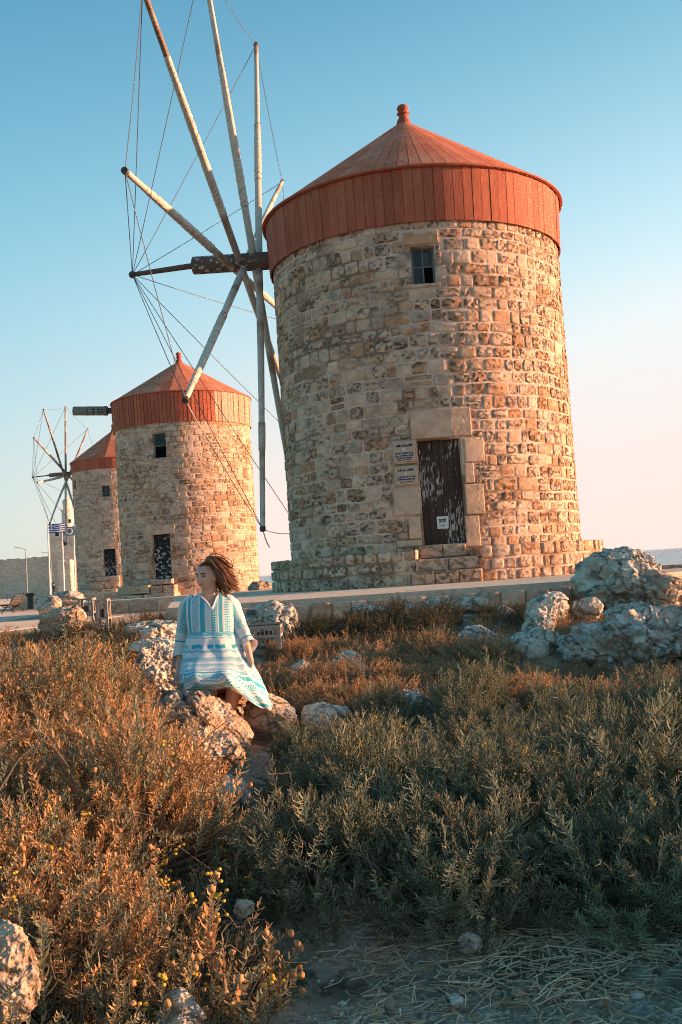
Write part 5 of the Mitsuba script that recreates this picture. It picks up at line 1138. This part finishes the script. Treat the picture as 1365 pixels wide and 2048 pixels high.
lk = thing('lighthouse', 'round pale lighthouse with a gallery and domed lantern above the fort tower', 'lighthouse'); lc = at(136.5, 1060, FY - 1); g_ = FPX / (FY - 1); zz = lambda y: at(136.5, y, FY - 1)[2]
for nm, pr, bs in (('tower', [(12.2 / g_, zz(1070)), (11.2 / g_, zz(1022)), (12.8 / g_, zz(1021.5)), (12.8 / g_, zz(1020)), (.01, zz(1020))], 'plaster'), ('lantern', [(8.2 / g_, zz(1020)), (8.4 / g_, zz(1006)), (9.2 / g_, zz(1005)), (9.0 / g_, zz(1003.5)), (7.4 / g_, zz(1000)), (4.5 / g_, zz(997.6)), (1.2 / g_, zz(996.8)), (.9 / g_, zz(994)), (.01, zz(993.6))], 'plaster')):
    MB().add(*lathe(pr, lc[:2], 24)).put(f'{lk}__{nm}', bs, 40)
for k in range(12):
    a = k * PI / 6; p = ex([lc[0] + 12.3 / g_ * math.sin(a), lc[1] - 12.3 / g_ * math.cos(a), zz(1020)]); MB().add(*tube([p, p + [0, 0, .6]], .05, 4)).put(lk + '__gallery_post', 'white_pole', False)
w_ = ex([lc[0] + 7.2 / g_, lc[1] - 9.6 / g_, zz(1043)]); MB().add(*box(w_ - [.18, .15, .35], w_ + [.18, .3, .35])).put(lk + '__window', 'dark_room', False)
# low wall at the right end, and the ground beyond it
wr = np.random.default_rng(17); wp = [(5.6, 18.4), (9.5, 17.6), (9.6, 18.4), (5.7, 19.1)]
lw = put(thing('low_wall', 'low stone wall in sunlight behind the furrowed boulder at right edge', 'wall') + '__core', polygon_slab(wp, -1.2, -.28), 'mortar')
for row in range(3):
    s_ = 0.0; a, b = ex(wp[0]), ex(wp[1]); Lq = np.linalg.norm(b - a); d2 = (b - a) / Lq; n2 = ex([d2[1], -d2[0]])
    while s_ < Lq - .1:
        w = min(wr.uniform(.25, .5), Lq - s_); sf = lambda A, Zq, O: np.stack([a[0] + d2[0] * A + n2[0] * O, a[1] + d2[1] * A + n2[1] * O, Zq], -1)
        MB().add(*stone_patch(wr, sf, s_, s_ + w, -1.15 + row * .29, -.86 + row * .29, 1.0, .03, .6)).put('low_wall__brick', 'stone', True); s_ += w

# ------------------------------------------------------------------ litter on the ground: gravel, straw, fallen twigs
gr = np.random.default_rng(303); pb = MB(); ico = trimesh.creation.icosphere(1)
for _ in range(3200):
    y = gr.uniform(2.9, 3.62) if gr.random() < .72 else gr.uniform(3.5, 4.4); px_ = gr.uniform(380, 1500); x = (px_ - 682.5) / FPX * y
    if px_ < 560 and gr.random() < .7: continue
    s = gr.lognormal(-5.1, 0.62); z = float(0)
    v = ico.vertices * [s, s * gr.uniform(.6, 1), s * gr.uniform(.4, .75)] * (1 + .15 * gr.normal(size=(42, 1))); a = gr.uniform(0, 6.28)
    v = v @ np.array([[math.cos(a), -math.sin(a), 0], [math.sin(a), math.cos(a), 0], [0, 0, 1]]); pb.add(v + [x, y, 0], ico.faces, (gr.random(), .5))
vv = np.vstack(pb.v); cen = np.repeat(np.array([b.mean(0) for b in pb.v]), 42, 0); vv[:, 2] += height(cen[:, 0], cen[:, 1])
matte('pebble', lambda p, n, uv: mix((0.22, 0.165, 0.115), (0.66, 0.54, 0.42), uv.x * uv.x), 0.9)
put('gravel', (vv, np.vstack(pb.f)), 'pebble', True, uv=np.vstack(pb.uv)); labels['gravel'] = {'label': 'pale gravel scattered over the bare ground along the bottom edge', 'category': 'gravel', 'kind': 'stuff'}
sb = MB()
for _ in range(12000):
    y = gr.uniform(3.1, 4.7); px_ = gr.normal(960, 260); x = (px_ - 682.5) / FPX * y
    if px_ < 590 + 90 * gr.random() or (y < 3.55 and gr.random() < .6): continue
    if gr.random() > .2 and meshkit.fbm(np.array([x * 1.6, y * 2.2, 3.0]), 3, 8) < .40 + .12 * gr.random(): continue
    l = gr.uniform(.04, .17); a = gr.uniform(0, PI); z = height(np.array([x]), np.array([y]))[0] + gr.uniform(.004, .03); d = ex([math.cos(a), math.sin(a), gr.normal(0, .12)]) * l / 2; c = ex([x, y, z])
    sb.add(*tube([c - d, c + gr.normal(0, .12, 3) * l * [1, 1, .3], c + d], gr.uniform(.0010, .0030), 3, False), (gr.random(), .5))
sb.put('dry_straw', 'straw', False); labels['dry_straw'] = {'label': 'dry straw and fallen twigs on the ground at lower right', 'category': 'straw', 'kind': 'stuff'}
matte('orange_paper', (0.55, 0.17, 0.05), 0.8)
for x, y, Y, a in ((907, 1992, 3.6, .3), (1215, 2030, 3.5, 1.1)):
    c = at(x, y, Y); c[2] = height(c[:1], c[1:2])[0] + .012; d = ex([math.cos(a), math.sin(a), .1]) * .014
    solo('cigarette_butt', tube([c - d, c + d], .0045, 7), 'orange_paper', 'orange cigarette butt on gravel ' + ('beside a blue-grey stone' if x < 1000 else 'at the lower right corner'), 'cigarette butt')
for x0, y0, x1, y1, Y, lab in ((690, 1560, 960, 1545, 6.1, 'long pale dead twig lying over the shaded whitish rock'),):
    p = [at(350 + (490 - 350) * s, 1586 - 40 * s - 10 * math.sin(3 * s), 5.9) for s in np.linspace(0, 1, 8)]
    solo('dead_twig', tube(np.array(p), np.linspace(.011, .004, 8), 6), 'straw', lab, 'twig', True)
